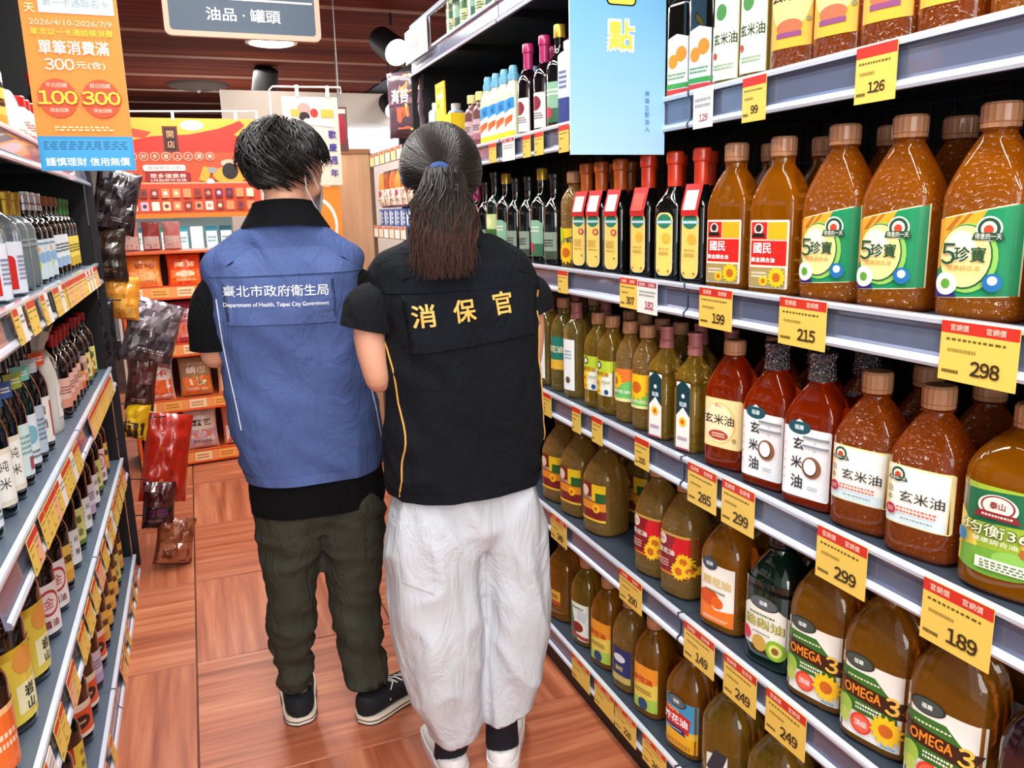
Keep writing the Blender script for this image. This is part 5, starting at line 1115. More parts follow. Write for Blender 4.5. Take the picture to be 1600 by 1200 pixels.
b = B(); b.box(-.036, .036, -.004, .004, -.072, .072, '#d8dade'); o = b.obj('case', pt, bevel=.003); o.rotation_euler = (-.5, 0, 0)
b = B(); b.box(-.033, .033, -.0048, -.004, -.068, .068, M('#1f2430', .1, coat=1)); o = b.obj('screen', pt); o.rotation_euler = (-.5, 0, 0)
# ================================================================ signs and posters
def board(name, label, cat, x0, x1, y, z0, z1, spec, th=.004, edge='#e8e8e8', yaw=0, group=None, rough=.6):
    """flat printed board that faces -y"""
    w, h = x1-x0, z1-z0
    r = thing(name, label, cat, ((x0+x1)/2, y, z0), yaw, group)
    b = B(); b.box(-w/2, w/2, 0, th, 0, h, edge); b.obj('board', r, smooth=0)
    make_print('print', spec, w, h, (lambda u, v, e: (u, -e, v+h/2)), r, 0, rough, .0, .0006, .0003)
    return r
# blue hanging poster on the right
p = board('hanging_poster', 'pale blue poster with yellow 一點 hanging over the right shelves', 'poster', .742, .962, 1.56, 1.578, 2.10,
      [('same', ('r', 0, k/40, 1, (k+1)/40, '#%02x%02x%02x' % (int(160-k*2.2), int(200-k*1.2), int(226-k*.5)))) for k in range(40)]+
      [('rr', .37, .556, .68, .598, .01, '#e8eed8'), ('rr', .385, .561, .665, .593, .008, '#e2cf4e'), ('t', '點', .52, .448, .112, '#e8eed8', {'b': .08}), ('t', '點', .52, .448, .10, '#dcc648', {'b': .03}),
       ('vt', '掃描立即加入', .80, .235, .10, .02, '#3a6aa8')])
b = B(); b.tube([(.0, .002, .52), (.0, .002, .56), (.11, .002, .56)], .004, '#c8ccd0', 8); b.obj('hook_arm', p)
# orange hanging poster on the left
OR = '#ef8a34'
p = board('hanging_poster', 'orange poster with 100 and 300 yuan offers hanging at left', 'poster', -.275, -.094, 2.0, 1.575, 1.945,
      [('r', 0, 0, 1, 1, OR), ('r', 0, .0, 1, .19, '#2f92cc'), ('r', .03, .015, .97, .175, '#3a9bd2'), ('g', .5, .14, .9, .05, 4, '#1f6a9c'), ('t', '謹慎理財 信用無價', .5, .05, .045, '#e6f4fb', {'w': .88, 'b': .02}),
       ('r', .19, .845, .96, .955, '#cfe6f2'), ('t', '第一卡通聯名卡', .57, .90, .045, '#8a9aa4', {'w': .68}), ('vt', '天天', .1, .93, .865, .045, '#f8d9a8', {'b': .02}),
       ('t', '2026/4/10-2026/7/9', .5, .795, .03, '#f6ceb0', {'w': .84}), ('t', '單次以一卡通結帳消費', .5, .745, .036, '#f8d040', {'w': .84, 'b': .01}),
       ('t', '單筆消費滿', .5, .665, .072, '#fdf3e4', {'w': .72, 'b': .02}), ('t', '300', .33, .575, .06, '#fdf3e4', {'w': .3, 'b': .01}), ('t', '元(含)', .65, .572, .045, '#fdf3e4', {'w': .3}),
       ('e', .27, .395, .2, .105, '#d8502c'), ('e', .72, .395, .2, .105, '#d8502c'), ('t', '平日回饋', .27, .465, .025, '#fbd8c0'), ('t', '假日回饋', .72, .465, .025, '#fbd8c0'),
       ('t', '100', .27, .395, .075, '#b8380c', {'w': .42, 'b': .06}), ('t', '100', .27, .398, .07, '#f6cf3a', {'w': .40, 'b': .03}), ('t', '300', .72, .395, .075, '#b8380c', {'w': .42, 'b': .06}), ('t', '300', .72, .398, .07, '#f6cf3a', {'w': .40, 'b': .03}),
       ('t', '現金回饋', .27, .33, .022, '#fbd8c0'), ('t', '現金回饋', .72, .33, .022, '#fbd8c0'), ('g', .5, .23, .6, .03, 2, '#fbd2a0')])
b = B(); b.tube([(.0, .002, .37), (.0, .002, .41), (-.17, .002, .41)], .004, '#2a2c30', 8); b.obj('hook_arm', p)
# aisle sign
p = thing('aisle_sign', 'framed grey-blue aisle sign reading 油品·罐頭 hanging from ceiling', 'sign', (.255, 3.2, 2.088))
w, h = .53, .36; b = B()
FR = M('#d8b49c', .5)
def rrect(w, h, r, y): return [(px, y, pz) for px, pz in flat_items([('rr', 0, 0, 1, 1, r, '#fff')], w, h)[0][0]]
o1, i1 = rrect(w, h, .022, 0), rrect(w-.036, h-.036, .012, 0); n = len(o1)
vs = [(x, y, z+h/2) for x, y, z in o1+i1]+[(x, y+.02, z+h/2) for x, y, z in o1+i1]; fs = []
for i in range(n):
    j = (i+1) % n; fs += [(i, j, n+j, n+i), (2*n+i, 3*n+i, 3*n+j, 2*n+j), (i, 2*n+i, 2*n+j, j), (n+i, n+j, 3*n+j, 3*n+i)]
b.add(vs, fs, FR); b.obj('frame', p)
b = B(); b.box(-w/2+.016, w/2-.016, .006, .014, .016, h-.016, '#4a5a6c'); b.obj('panel', p)
make_print('lettering', [('r', .02, .335, .98, .355, '#f0e2d8'), ('t', '油品 · 罐頭', .5, .19, .13, '#e9eef2', {'w': .5, 'b': .02}), ('t', '調味 · 南北貨', .5, .6, .13, '#e9eef2', {'w': .6, 'b': .02})], w-.03, h-.03, lambda u, v, e: (u, .006-e, v+h/2), p, 0)
for x in (-.2, .2):
    b = B(); b.tube([(x, .01, h), (x, .01, ZC-2.088)], .003, '#8a8a8a', 6); b.obj('cable', p)

# ================================================================ soft packs
def pack(name, label, cat, w, h, t, mat, spec=None, group=None, loc=(0, 0, 0), rz=0, rx=0, crimp=.08, wr=.006, seed=0, cuts=8):
    """pillow pouch standing on its lower edge, print faces -y"""
    r = thing(name, label, cat, loc, rz, group); r.rotation_euler = (rx, 0, rz)
    def S(u, v, side, e=0):
        x = (u-.5)*w; z = v*h; k = max(0, 1-abs(2*u-1)**2.6)*max(0, 1-abs(2*v-1)**3.2)
        body = t/2*k**.55*(1.08-.2*v)
        n_ = noise.noise(Vector((x*22+seed, z*22, side*3+seed)))*wr*min(1, k*3)+noise.noise(Vector((x*60+seed, z*25, side)))*wr*.5
        pinch = 1-.05*math.sin(math.pi*v)
        return (x*pinch, side*(body+n_*1.0+.0006)+(-1 if side < 0 else 1)*e, z+.002*math.sin(u*60)*(1 if v in (0, 1) else 0))
    b = B(); b.grid(lambda u, v: S(u, v, -1), 16, 18, mat); b.grid(lambda u, v: S(1-u, v, 1), 16, 18, mat)
    b.obj('pouch', r, smooth=60)
    if spec:
        make_print('print', spec, w, h, lambda u, v, e: S(min(1, max(0, u/w+.5)), min(1, max(0, v/h+.5)), -1, e), r, cuts, .35, .4, .0012, .0004)
    return r
def pspec(c1, c2, txt='', tc='#222', c3=None, style=0):
    """print that follows the pouch: bands in a grid so that it can bend"""
    s = []
    nv = 8
    for i in range(nv):   # horizontal slices keep the print on the curved face
        a, b_ = .06+i*.88/nv, .06+(i+1)*.88/nv
        s.append(('same', ('r', .06, a, .94, b_, c1 if i >= nv*.45 else c2)))
    if c3: s += [('e', .5, .38, .3, .1, c3)]
    if txt: s += [('t', txt, .5, .66, .15, tc, {'b': .03, 'w': .62})]
    s += [('g', .5, .2, .6, .08, 2, tc)]
    return s
def no_stack(s):  # all background slices share one layer
    return s

# ================================================================ orange snack island at the end of the aisle
DX0, DX1, DY = -.40, .60, 5.15
isl = thing('snack_display', 'orange snack display of four shelves at the aisle end', 'display', ((DX0+DX1)/2, DY, 0), math.radians(6))
hw = (DX1-DX0)/2
b = B(); b.box(-hw, hw, .40, .42, 0, 1.285, M('#5a1a0e', .6)); b.obj('back_panel', isl)
for x in (-hw+.008, hw-.008):
    b = B(); b.box(x-.008, x+.008, .02, .42, 0, 1.285, M('#e0601c', .5)); b.obj('side_panel', isl)
b = B(); b.box(-hw, hw, .05, .4, 0, .055, '#1a100c'); b.obj('base', isl)
DZ = [.075, .405, .735, 1.075]
for k, z in enumerate(DZ):
    b = B(); b.box(-hw+.016, hw-.016, .0, .40, z-.012, z, M('#c8551e', .5)); sh = b.obj('shelf', isl, smooth=0)
    hh = .075; b = B(); b.box(-hw, hw, -.008, 0, z-hh+.012, z+.018, M('#f09a5a', .4, coat=.3)); rl = b.obj('price_strip', sh, smooth=0)
    spec = [('r', 0, .0, 1, .12, '#e8501c'), ('r', 0, .9, 1, 1, '#d8441a')]
    for q in range(7):
        spec += [('r', .02+q*.14, .18, .115+q*.14, .84, '#f6d9a8' if q % 2 == 0 else '#f4b458'), ('g', .065+q*.14, .5, .07, .4, 2, '#b04a1c')]
    make_print('print', spec, 2*hw, hh+.006, lambda u, v, e, z=z: (u, -.0085-e, v+z-.022), rl, 0)
cols = [
 [('#d8cfc4', '#e8a08a', '米香', '#7a1a14', '#c8502a'), ('#e6dcd0', '#c8a8b8', '蠶豆', '#2a1c1c', '#d87a5a'), ('#e07a5a', '#efe2d4', '花生', '#8a1a12', None), ('#e8d0c0', '#d88a5a', '瓜子', '#2a1c1c', None)],
 [('#ece2dc', '#e86a34', '酥', '#c8341c', None), ('#a8845a', '#e8742c', '鍋巴', '#f4e8d0', '#e8d8b0'), ('#f0b070', '#f0d4b0', '大柿', '#4a2a1c', '#e8742c'), ('#e8e0d0', '#e87a3a', '餅', '#b03a1c', None)],
 [('#d8806a', '#e89a7a', '魷魚', '#7a1a1a', '#e8c0a8'), ('#b8405a', '#e0806a', '豆干', '#f4e0d0', '#d84a2a'), ('#d85a3a', '#f0a07a', '脆笛', '#8a1a14', None), ('#c86a4a', '#e8b090', '梅片', '#3a1c14', None)],
 [('#f0903a', '#f4b070', '蛋捲', '#b03010', None), ('#e84a1c', '#f47a30', '海苔', '#fbe0b0', '#f8d8b8'), ('#e8ecd8', '#d0dcc0', '青菜', '#3a7a3a', '#5a9a5a'), ('#e85a24', '#f0a050', '煎餅', '#fff0d0', None)],
]
SHW = ['lowest', 'second lowest', 'third', 'top']
for k, row in enumerate(cols):
    for i, (c1, c2, tx, tc, c3) in enumerate(row):
        x = -hw+.13+i*.22; z = DZ[k]+.001
        wx_, wy_ = (DX0+DX1)/2+x*math.cos(math.radians(6))-.10*math.sin(math.radians(6))*-1*0, DY+.10+x*math.sin(math.radians(6))
        pos = ['first', 'second', 'third', 'fourth'][i]
        pack('snack_bag', '%s snack bag, %s from left on the %s shelf of the orange display' % (('pale', 'red', 'orange', 'tan')[(i+k) % 4] if False else 'printed', pos, SHW[k]), 'snack bag', .19, .25 if k < 3 else .195, .09, M(c1, .25, coat=.7, bump=('noise', 40, .3)),
             pspec(c1, c2, tx, tc, c3), 'snack bags on the orange display', (wx_, wy_, z), math.radians(6), math.radians(-4), seed=k*5+i, wr=.008)
# banner over the island, hung from a white rail
BN = [('r', 0, 0, 1, 1, '#d5532e'), ('r', 0, .72, 1, 1, '#f2a038'), ('p', [(0, .68), (.1, .76), (.3, .82), (.55, .84), (.75, .9), (.9, .98), (.93, .93), (.85, .84), (.95, .78), (1, .7), (1, .64), (0, .64)], '#cf2f22'),
      ('p', [(0, .84), (.25, .80), (.3, .86), (.1, .92), (0, .93)], '#d8402c'), ('e', .57, .93, .08, .05, '#e8d8e8'),
      ('r', .37, .66, .47, .92, '#5a2018'), ('r', .385, .68, .455, .9, '#2c1412'), ('vt', '開店', .42, .84, .74, .07, '#d8a070'),
      ('r', 0, .36, 1, .66, '#c84a2a')]
for i, ch in enumerate('集好多喜上之選樂'):
    x = .16+i*.073; BN += [('e', x, .62, .03, None, '#f0b090'), ('e', x, .62, .025, None, '#a8321c'), ('t', ch, x, .62, .045, '#f6dcc0')]
BN += [('rr', .22, .475, .5, .535, .012, '#f6ece0'), ('t', '會員獨享活動', .36, .505, .035, '#8a2a1c', {'w': .22}), ('rr', .23, .36, .53, .46, .008, '#8c1c24'), ('t', '眾多優惠券', .38, .425, .045, '#f4e2d0', {'w': .24}), ('t', '3月起即可兌換', .38, .382, .025, '#f4e2d0', {'w': .24}),
       ('p', [(.58, .38), (.64, .36), (.68, .5), (.62, .52)], '#f0982c'), ('e', .80, .43, .12, .09, '#f09a30'), ('e', .80, .55, .06, .04, '#f0a890'), ('e', .80, .47, .055, .085, '#1e1c1c'), ('e', .68, .48, .035, .03, '#8a8a8a'),
       ('r', 0, .345, 1, .36, '#f0a080'), ('e', .66, .36, .025, None, '#f4f0e8'), ('r', 0, 0, 1, .345, '#c4472a'), ('r', 0, .0, 1, .045, '#ee7a24')]
rr = random.Random(4); pal = ['#e8c8a0', '#f4e6d0', '#5a2a4a', '#8a3a2a', '#d88a5a', '#e0a8a0', '#7a2a3a', '#c8b0c0']
for j in range(2):
    for i in range(13):
        x = .06+i*.072; y = .12+j*.13; BN += [('rr', x-.026, y-.045, x+.026, y+.045, .004, rr.choice(pal)), ('e', x, y, .014, None, rr.choice(pal))]
bp = board('banner', 'orange-red promotional banner with temple roof above snack display', 'banner', -.385, .42, 5.2, 1.475, 2.03, BN, yaw=0)
b = B(); b.tube([(-.42, .002, .585), (.42, .002, .6)], .005, '#e8e2dc', 8); b.tube([(-.42, .002, -1.0), (-.42, .002, .585)], .005, '#e8e2dc', 8); b.tube([(.42, .002, -1.0), (.42, .002, .6)], .005, '#e8e2dc', 8); b.obj('rail_frame', bp)
for x in (-.36, -.04, .3):
    b = B(); b.box(x-.008, x+.008, -.004, .004, .545, .59, '#f0ece8'); b.obj('clip', bp)
# small goods on top of the island and the open fridge beyond
for i, c in enumerate(['#d8a8a0', '#b04a4a', '#e89a9a']):
    pack('snack_bag', 'small snack packet, %s from left, standing on top of orange display' % ['first', 'second', 'third', 'fourth', 'fifth', 'sixth', 'seventh'][i], 'snack bag', .10, .17, .05, M(c, .3, coat=.5), pspec(c, '#f0ece8', '', '#a03a3a'), 'packets on the display top', (-.33+i*.115, 5.40+i*.012, 1.2855), 0, 0, seed=i)
b = B(); b.box(-hw+.016, hw-.016, .02, .40, 1.273, 1.285, M('#c8551e', .5)); b.obj('shelf', isl, smooth=0)
fr = thing('open_fridge', 'white open fridge with teal cartons seen past the snack display', 'fridge', (.6, 7.6, 0))
b = B(); b.box(-1.2, 1.2, .5, .56, 0, 2.0, M('#d8ecf0', .5)); b.obj('back_panel', fr)
for z in (.3, .75, 1.2, 1.62, 2.0):
    b = B(); b.box(-1.2, 1.2, 0, .5, z-.03, z, M('#eef4f4', .4)); b.obj('shelf', fr)
    b = B(); b.box(-1.2, 1.2, -.012, 0, z-.05, z+.01, M('#bfe0e4', .4)); b.obj('price_strip', fr)
for x in (-1.2, 1.2):
    b = B(); b.box(x-.03, x+.03, 0, .56, 0, 2.05, M('#e6ecec', .4)); b.obj('side_panel', fr)
def carton(name, label, x, y, z, w, d, h, c1, c2, group, cat='carton'):
    r = thing(name, label, cat, (x, y, z), 0, group); b = B(); b.box(-w/2, w/2, -d/2, d/2, 0, h*.82, c1)
    b.prism([(-d/2, h*.82), (d/2, h*.82), (.002, h), (-.002, h)], 'x', -w/2, w/2, M(c1)); b.obj('carton', r, smooth=0)
    make_print('print', [('r', .05, .05, .95, .8, c2), ('g', .5, .45, .7, .3, 2, c1)], w, h, lambda u, v, e: (u, -d/2-e, v+h/2), r)
    return r
for j, z in enumerate((1.2, 1.62)):
    for i in range(11):
        c = ['#1f6a7c', '#2a8a9a', '#1c4a5a', '#e0eef0', '#2a7a6a'][(i*2+j) % 5]
        carton('drink_carton', '%s drink carton, %s from left on the %s fridge shelf' % ({'#e0eef0': 'white'}.get(c, 'teal'), ['first','second','third','fourth','fifth','sixth','seventh','eighth','ninth','tenth','eleventh'][i], ('middle', 'upper')[j]), -.42+i*.12, 7.7, z+.001, .1, .1, .2, c, '#dfeff0', 'cartons on the %s fridge shelf' % ('middle', 'upper')[j])

# ================================================================ poster stand and wood panel past the man
p = board('stand_poster', 'white-pink poster with purple lettering on a white rail frame', 'poster', .49, .765, 4.35, 1.62, 2.05,
      [('r', 0, 0, 1, 1, '#ecc8bc'), ('r', 0, .0, 1, .5, '#f0d4c0'), ('e', .38, .86, .12, .07, '#c89088'), ('e', .38, .78, .1, .05, '#2a1c1c'), ('e', .56, .82, .07, .05, '#c8342c'), ('rr', .14, .78, .3, .86, .004, '#e8a04a'), ('rr', .68, .77, .9, .86, .004, '#eeb048'), ('p', [(.3, .7), (.9, .66), (.8, .74), (.4, .76)], '#c8d0e8'),
       ('vt', '歡慶週年', .86, .58, .14, .09, '#3a3a8c', {'b': .03}), ('e', .3, .45, .2, .16, '#e88a3a'), ('g', .4, .2, .5, .12, 3, '#b06a5a')], edge='#e8e2dc')
b = B(); b.tube([(-.19, .01, -.9), (-.19, .01, .46), (-.175, .01, .475), (.16, .01, .48), (.16, .01, .45)], .005, '#eee8e2', 8); b.obj('rail_frame', p)
for x in (-.06, .09):
    b = B(); b.box(x-.008, x+.008, -.004, .006, .43, .485, '#f4f0ea'); b.obj('clip', p)
board('stand_poster', 'orange poster with white curved line below the white-pink poster', 'poster', .49, .75, 4.36, .0, 1.61,
      [('r', 0, 0, 1, 1, '#f08a2c'), ('e', .5, .88, .42, .09, '#f4e8e0'), ('e', .48, .88, .38, .08, '#f08a2c'), ('e', .8, .78, .2, .06, '#e03c1c'), ('r', .2, .1, .8, .2, '#f6c88a')], edge='#e8a060')
board('narrow_poster', 'narrow dark red poster beside the wooden panel', 'poster', .775, .845, 4.55, 1.80, 2.03, [('r', 0, 0, 1, 1, '#6a4a4a'), ('e', .5, .5, .35, .35, '#a82a3a'), ('r', .1, .85, .9, .95, '#d8ccc8')])
q_ = bpy.data.objects['narrow_poster']; b = B(); b.tube([(0, .002, .23), (0, .002, ZC-1.80)], .003, '#8a8a8a', 6); b.obj('cable', q_)
pn = thing('wooden_cabinet', 'pale wooden cabinet panel between orange poster and ponytailed person', 'cabinet', (.87, 4.70, 0))
PW_ = wood('#c89a6e', '#d9b086', '#e6c4a0', 14, 'y', .5, .0)
PW2 = bpy.data.materials['wood']
b = B(); b.box(-.115, .115, .0, .4, 0, 1.80, M('#dcb48e', .5, var=('#cfa27a', 6, (3, 3, .4)))); b.obj('panel', pn, smooth=0, bevel=.003)
b = B(); b.box(-.12, .12, -.006, .41, 1.80, 1.825, M('#a87650', .5)); b.obj('top', pn, smooth=0)
b = B(); b.box(.1155, .135, -.004, .4, 0, 1.80, M('#7a5a4a', .5)); b.obj('edge_strip', pn, smooth=0)
b = B(); b.box(.30, 1.7, 6.35, 6.42, 0, 2.35, M('#ece4da', .6)); o = b.obj('wall_partition'); tag(o, kind='structure')

# ================================================================ far rack on the right past the shelving end
rk = thing('side_rack', 'black rack with hanging pouches beyond the right shelving end', 'rack', (1.05, 4.25, 0))
b = B(); b.box(.12, .14, -.37, .37, 0, 2.2, BLACK); b.obj('back_panel', rk)
for y in (-.37, .37):
    b = B(); b.box(.09, .13, y-.015, y+.015, 0, 2.2, DARK); b.obj('upright', rk)
for z, st in ((1.78, '#f0d090'), (1.40, '#f0ece8'), (1.0, '#f0d090'), (.6, '#f0d090'), (.2, '#f0d090')):
    b = B(); b.box(-.07, .12, -.37, .37, z-.012, z, BOARD); s_ = b.obj('shelf', rk, smooth=0)
    b = B(); b.box(-.078, -.07, -.37, .37, z-.06, z+.008, RAILF); pr = b.obj('price_rail', s_, smooth=0)
    sp = [('r', .0+i*.17, .05, .14+i*.17, .95, (st, '#f6e2c8')[i % 2]) for i in range(6)]+[('r', .02+i*.17, .75, .12+i*.17, .93, '#d8603a') for i in range(6)]
    make_print('print', sp, .74, .066, lambda u, v, e, z=z: (-.0785-e, -u, v+z-.026), pr)
for i in range(6):
    pack('pouch', 'hanging brown snack pouch, %s in the row under the far orange rail' % ORD[5-i], 'pouch', .12, .19, .05, M(['#b85a2a', '#8a4a2a', '#d8803a'][i % 3], .3, coat=.5), pspec(['#c86a3a', '#a04a2a', '#e09040'][i % 3], '#e8d8c8', '', '#5a1c1c', '#a82a4a'), 'pouches on the far rack', (1.02, 3.90+i*.125, 1.50), -math.pi/2, 0, seed=i)
for i in range(6):
    r = thing('box', 'blue and white box, %s in the row on the far rack' % ORD[5-i], 'box', (1.03, 3.93+i*.122, 1.401), 0, 'blue boxes on the far rack')
    b = B(); b.box(-.03, .03, -.055, .055, 0, .09, '#2f5a9a'); b.obj('carton', r, smooth=0)
    make_print('print', [('r', .1, .1, .35, .9, '#e6eef4'), ('r', .5, .1, .6, .9, '#cfe0ee'), ('g', .75, .5, .3, .7, 3, '#e6eef4')], .11, .09, lambda u, v, e: (-.03-e, -u, v+.045), r)
# large hanging pack and white card near the end of the right shelving
pack('seaweed_pack', 'large dark purple and orange pack hanging at right shelving end', 'snack bag', .20, .28, .07, M('#5a4450', .3, coat=.4), [('r', .06, .05, .94, .5, '#4a3440'), ('r', .06, .5, .94, .95, '#80586a'), ('p', [(.35, .6), (.94, .7), (.94, .95), (.5, .95)], '#ee7a2a'), ('r', .35, .12, .7, .45, '#d86a4a'), ('t', '海苔', .45, .62, .2, '#f2ecec', {'b': .03, 'w': .5}), ('p', [(.68, .1), (.74, .1), (.66, .5), (.6, .5)], '#f0d070')], None, (.955, 3.70, 1.80), math.radians(-50), 0, seed=3)
r = thing('yellow_display_box', 'bright yellow carton display with cut-out standing on upper shelf', 'box', (1.04, 3.27, RT['S2']-.0078), 0)
b = B(); b.box(-.045, .045, -.10, .10, 0, .16, '#f4cc1c'); b.box(-.045, -.04, -.02, .10, .16, .29, '#f6d22a'); b.obj('carton', r, smooth=0)
make_print('print', [('r', 0, 0, 1, .55, '#f6cc18'), ('rr', 0, .5, .6, 1, .004, '#f7d22c'), ('t', '買就送好禮', .3, .92, .05, '#4a6a3a', {'w': .4}), ('r', .1, .78, .5, .85, '#eef0d0'), ('e', .2, .7, .05, None, '#3a8a4a'), ('vt', '健康好油', .42, .7, .35, .06, '#f6f0c0', {'b': .02}), ('e', .3, .05, .12, .1, '#8a6a1c')], .20, .29, lambda u, v, e: (-.0455-e, -u, v+.145), r)
r = thing('card_holder', 'white printed card in clear holder at the top shelf end', 'card', (.945, 3.45, 2.09), 0)
b = B(); b.box(-.004, 0, -.17, .17, 0, .13, M('#dfe6ea', .15, coat=.8)); b.obj('card', r, smooth=0)
make_print('print', [('r', .03, .05, .97, .95, '#e9e6e4'), ('t', '特惠', .5, .4, .4, '#b88a90', {'b': .03}), ('g', .5, .78, .7, .15, 1, '#9a9aa0')], .34, .13, lambda u, v, e: (-.0045-e, -u, v+.065), r)
r = thing('wire_guard', 'upper chrome wire guard rail along the top shelf', 'guard rail', (.97, 3.08, 2.11), 0); b = B()
b.tube([(0, -.52, .13), (0, .52, .13)], .012, RAILL, 8)
b.obj('top_bar', r)
for i in range(5):
    b = B(); b.tube([(0, -.5+i*.25, 0), (0, -.5+i*.25, .13)], .003, RAILL, 6); b.obj('wire', r)

# ================================================================ left shelving end: pole and hanging packs
r = thing('black_pole', 'tall black pole at the end of the left shelving', 'pole', (-.352, 3.685, 0))
b = B(); b.box(-.014, .014, -.014, .014, 0, 2.35, M('#1b1820', .4)); b.obj('pole', r, smooth=0, bevel=.002)
for i in range(8):
    b = B(); b.tube([(.0, .0, .35+i*.22), (-.16, .0, .35+i*.22)], .003, STEEL, 6); b.obj('rung', r)
FOIL = M('#2a262c', .22, .5, coat=.6, bump=('noise', 30, .6)); FOILS = M('#8a8088', .25, .7, bump=('noise', 26, .8)); REDF = M('#c82814', .3, coat=.6, trans=.2, bump=('noise', 25, .5))
hang = [
 ('dark foil pack, upper one, hanging on the black pole', (-.30, 3.80, 1.42), .17, .26, FOIL, pspec('#2c2226', '#3a2c30', '', '#a89aa0'), 25, 14),
 ('dark brown pack, middle one, hanging on the black pole', (-.33, 3.78, 1.22), .16, .22, M('#2e2018', .35, coat=.3), pspec('#3a281e', '#2c1e16', '', '#8a6a50'), 0, 0),
 ('orange-yellow packet hanging below the dark brown pack', (-.30, 3.79, 1.06), .14, .18, M('#f09a2c', .35, coat=.4), pspec('#f4a43a', '#f0b858', '', '#b05a1c'), 0, 6),
 ('crumpled silver-black foil bag hanging at waist height', (-.235, 3.80, .86), .22, .28, FOILS, pspec('#7a6e76', '#3a2e34', '', '#d8ccd0'), 35, 20),
 ('black foil bag printed B at pole waist height', (-.40, 3.70, .90), .16, .26, FOIL, [('t', 'B', .5, .5, .16, '#c8c0c8')], 20, 0),
 ('dark red-brown pouch hanging below the foil bags', (-.28, 3.80, .66), .12, .24, M('#4a2420', .3, coat=.5), pspec('#5a2c28', '#3a1c1c', '', '#c8a0a0'), 10, 10),
 ('yellow-edged dark pack above the red bag', (-.31, 3.78, .54), .10, .16, M('#e8b81c', .35, coat=.4), pspec('#e8b81c', '#2c2420', '', '#2c2420'), 0, 12),
 ('bright red plastic bag hanging low on the black pole', (-.235, 3.84, .22), .20, .40, REDF, [('e', .35, .6, .08, None, '#e8642a'), ('e', .6, .35, .06, None, '#8a1410'), ('e', .4, .25, .05, None, '#f0905a')], 30, 12),
 ('brown crinkled pack at the foot of the pole', (-.21, 3.60, .01), .16, .20, M('#7a3c24', .28, .2, coat=.5, bump=('noise', 26, .7)), pspec('#8a4a2c', '#a8684a', '', '#3a1c14'), 35, 14),
 ('red and black packet low on the pole, above brown pack', (-.25, 3.62, .175), .13, .20, M('#3a1418', .3, coat=.5), pspec('#4a1a1c', '#1c1214', '', '#a86a8a', '#5a2a5a'), 20, 8),
]
for i, (lb, loc, w_, h_, m_, sp, rz_, ry_) in enumerate(hang):
    o = pack('snack_bag', lb, 'snack bag', w_, h_, .10, m_, sp, None, loc, math.radians(rz_-20), 0, seed=20+i, wr=.02)
    o.rotation_euler = (math.radians(-6), math.radians(ry_), math.radians(rz_-20))
    q_ = o.rotation_euler.to_matrix().inverted() @ (Vector((-.352, 3.70, loc[2]+h_*1.0+.012))-Vector(loc))
    b = B(); b.tube([(0, 0, h_-.012), tuple(Vector((0, 0, h_))*.5+q_*.5+Vector((0, 0, .004))), tuple(q_)], .0025, STEEL, 6); b.obj('hook', o)
# cloth wrapped bottle on the left waist-level shelf
r = thing('wrapped_bottle', 'bottle wrapped in white cloth tied with cord, left waist-level shelf', 'bottle', (-.43, 2.58, LT['L3']-.0078))
b = B(); R = []
for z, q in ((0, .036), (.01, .041), (.1, .042), (.17, .040), (.215, .026), (.235, .017), (.25, .020), (.28, .036), (.30, .044)):
    R.append([(math.cos(t)*q*(1+.13*math.sin(t*7+z*20)*(1 if z > .19 else .2)), math.sin(t)*q*(1+.13*math.sin(t*5)*(1 if z > .19 else .2)), z+(.012*math.sin(t*3) if z > .27 else 0)) for t in [2*math.pi*j/32 for j in range(32)]])
b.loft(R, M('#dcd6cc', .85)); b.obj('cloth', r, smooth=60)
b = B(); b.tube([(math.cos(t)*.019, math.sin(t)*.019, .236) for t in [2*math.pi*j/14 for j in range(15)]], .003, '#c8b89a', 6, caps=False); b.tube([(.02, 0, .236), (.034, .01, .21), (.038, .012, .18)], .0025, '#c8b89a', 6); b.obj('cord', r)
make_print('label', [('r', 0, 0, 1, 1, '#e8e4e0'), ('vt', '吟釀', .5, .7, .35, .2, '#5a4a44')], .05, .09, lambda u, v, e: ((.0425+e)*math.cos(u/.0425), (.0425+e)*math.sin(u/.0425), v+.09), r, 8)
# packets leaning on the left top shelf
for i in range(5):
    c = ['#e8e0dc', '#ee9a5a', '#e8d8dc', '#f0c8a0', '#d87a7a'][i]
    pack('seasoning_packet', 'leaning pale seasoning packet, %s on the left top shelf' % ['nearest', 'second nearest', 'third nearest', 'fourth nearest', 'farthest'][i], 'packet', .11, .15, .03, M(c, .35, coat=.4), pspec(c, '#f0ece4', '', '#b86a4a'), 'packets on the left top shelf', (-.395, 2.90+i*.11 if i > 0 else 2.60, LT['L1']-.004), math.radians(75), math.radians(-14), seed=40+i, wr=.004)

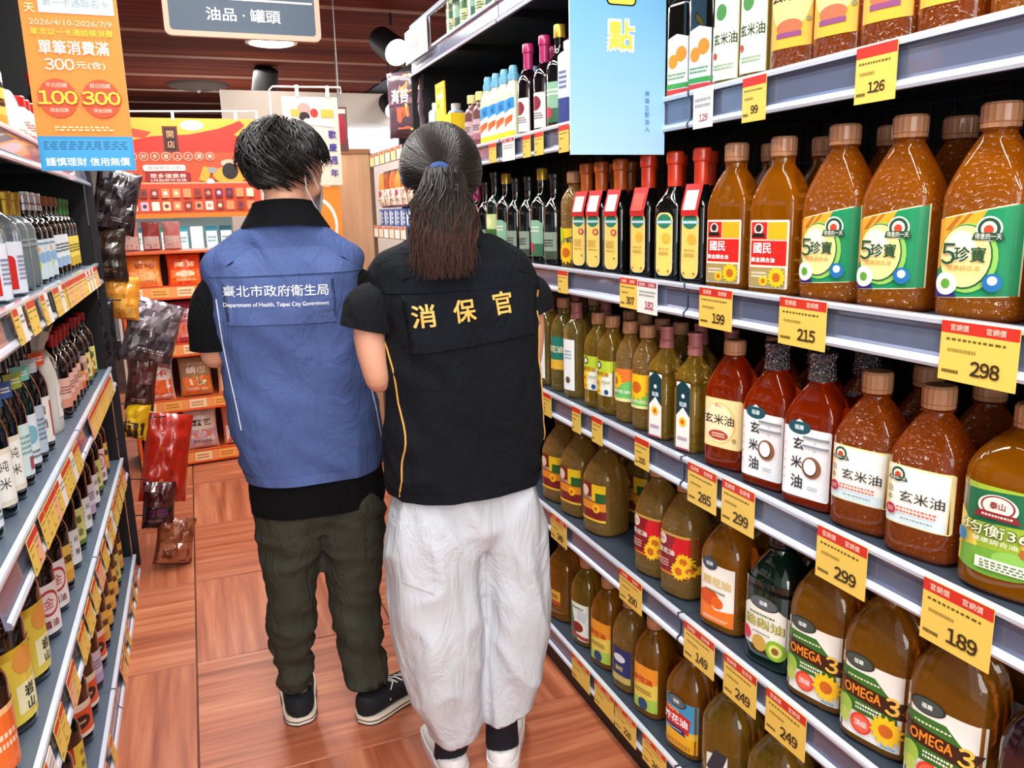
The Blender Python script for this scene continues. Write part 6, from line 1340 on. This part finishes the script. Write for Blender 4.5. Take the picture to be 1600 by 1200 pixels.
# ================================================================ ceiling lights and fittings
EM = M('#fff6e8', .5, emit=9); EMB = M('#f4f8ff', .5, emit=6)
def downlight(x, y, label):
    r = thing('downlight', label, 'ceiling light', (x, y, ZC-.0))
    b = B(); b.loft([superring(0, 0, 0, .17, .17, 2, 32), superring(0, 0, -.012, .17, .17, 2, 32), superring(0, 0, -.014, .15, .15, 2, 32)], '#e8e4de'); b.obj('rim', r)
    b = B(); b.loft([superring(0, 0, -.0145, .145, .145, 2, 32), superring(0, 0, -.018, .14, .14, 2, 32)], EM); b.obj('diffuser', r)
downlight(.64, 6.0, 'round white downlight on the ceiling just below the aisle sign')
def spot(x, y, z, label, tilt, big=1.0, az=0):
    r = thing('spotlight', label, 'spotlight', (x, y, z))
    b = B(); b.tube([(0, 0, .10*big), (0, 0, ZC-z)], .008, DARK, 8); b.obj('stem', r)
    Rm = Matrix.Rotation(az, 3, 'Z') @ Matrix.Rotation(tilt, 3, 'X')
    def tr(p): return tuple(Rm @ Vector(p))
    b = B(); q = .065*big
    b.loft([[tr(p) for p in superring(0, 0, zz, q*k, q*k, 2, 24)] for zz, k in ((.13*big, .8), (.12*big, .96), (0, 1), (-.06*big, 1.0))], BLACK, True, False); b.obj('housing', r)
    b = B(); b.loft([[tr(p) for p in superring(0, 0, zz, q*k, q*k, 2, 24)] for zz, k in ((-.056*big, .93), (-.062*big, .9))], EM); b.obj('lens', r)
spot(.66, 7.0, 2.42, 'black cylinder spotlight above the head of person in blue vest', math.radians(22), 1.5, .4)
spot(.70, 8.6, 2.36, 'smaller black cylinder spotlight farther down the aisle', math.radians(14), 1.5, .2)
spot(1.22, 5.0, 2.42, 'bright spotlight shining toward the aisle beside right shelving', math.radians(-62), 1.25, .25)
spot(1.50, 6.3, 2.25, 'small bright spotlight behind the right shelving end', math.radians(-60), 1.0, .2)
for i, (x, y, z, l) in enumerate(((1.83, 8.2, 2.40, .35), (1.45, 6.3, 2.08, .42))):
    r = thing('light_bar', '%s white light bar above the pale partition' % ('upper', 'lower')[i], 'light fitting', (x, y, z))
    b = B(); b.box(-l, l, -.02, .04, 0, .05, '#dadada'); b.obj('housing', r, smooth=0); b = B(); b.box(-l+.01, l-.01, -.03, .03, -.05, 0, EMB); b.obj('tube', r, smooth=0)
    for q in (-.8, .8):
        b = B(); b.tube([(q*l, .01, .05), (q*l, .01, ZC-z)], .004, '#9a9a9a', 6); b.obj('cable', r)
r = thing('ceiling_speaker', 'round dark ceiling speaker grille beyond the aisle sign', 'speaker', (.20, 8.0, ZC))
b = B(); b.loft([superring(0, 0, 0, .26, .26, 2, 36), superring(0, 0, -.02, .25, .25, 2, 36), superring(0, 0, -.05, .12, .12, 2, 36)], M('#4a3c38', .4)); b.obj('grille', r)
b = B(); b.sphere((0, 0, -.055), .02, '#8a7a74'); b.obj('centre_knob', r)
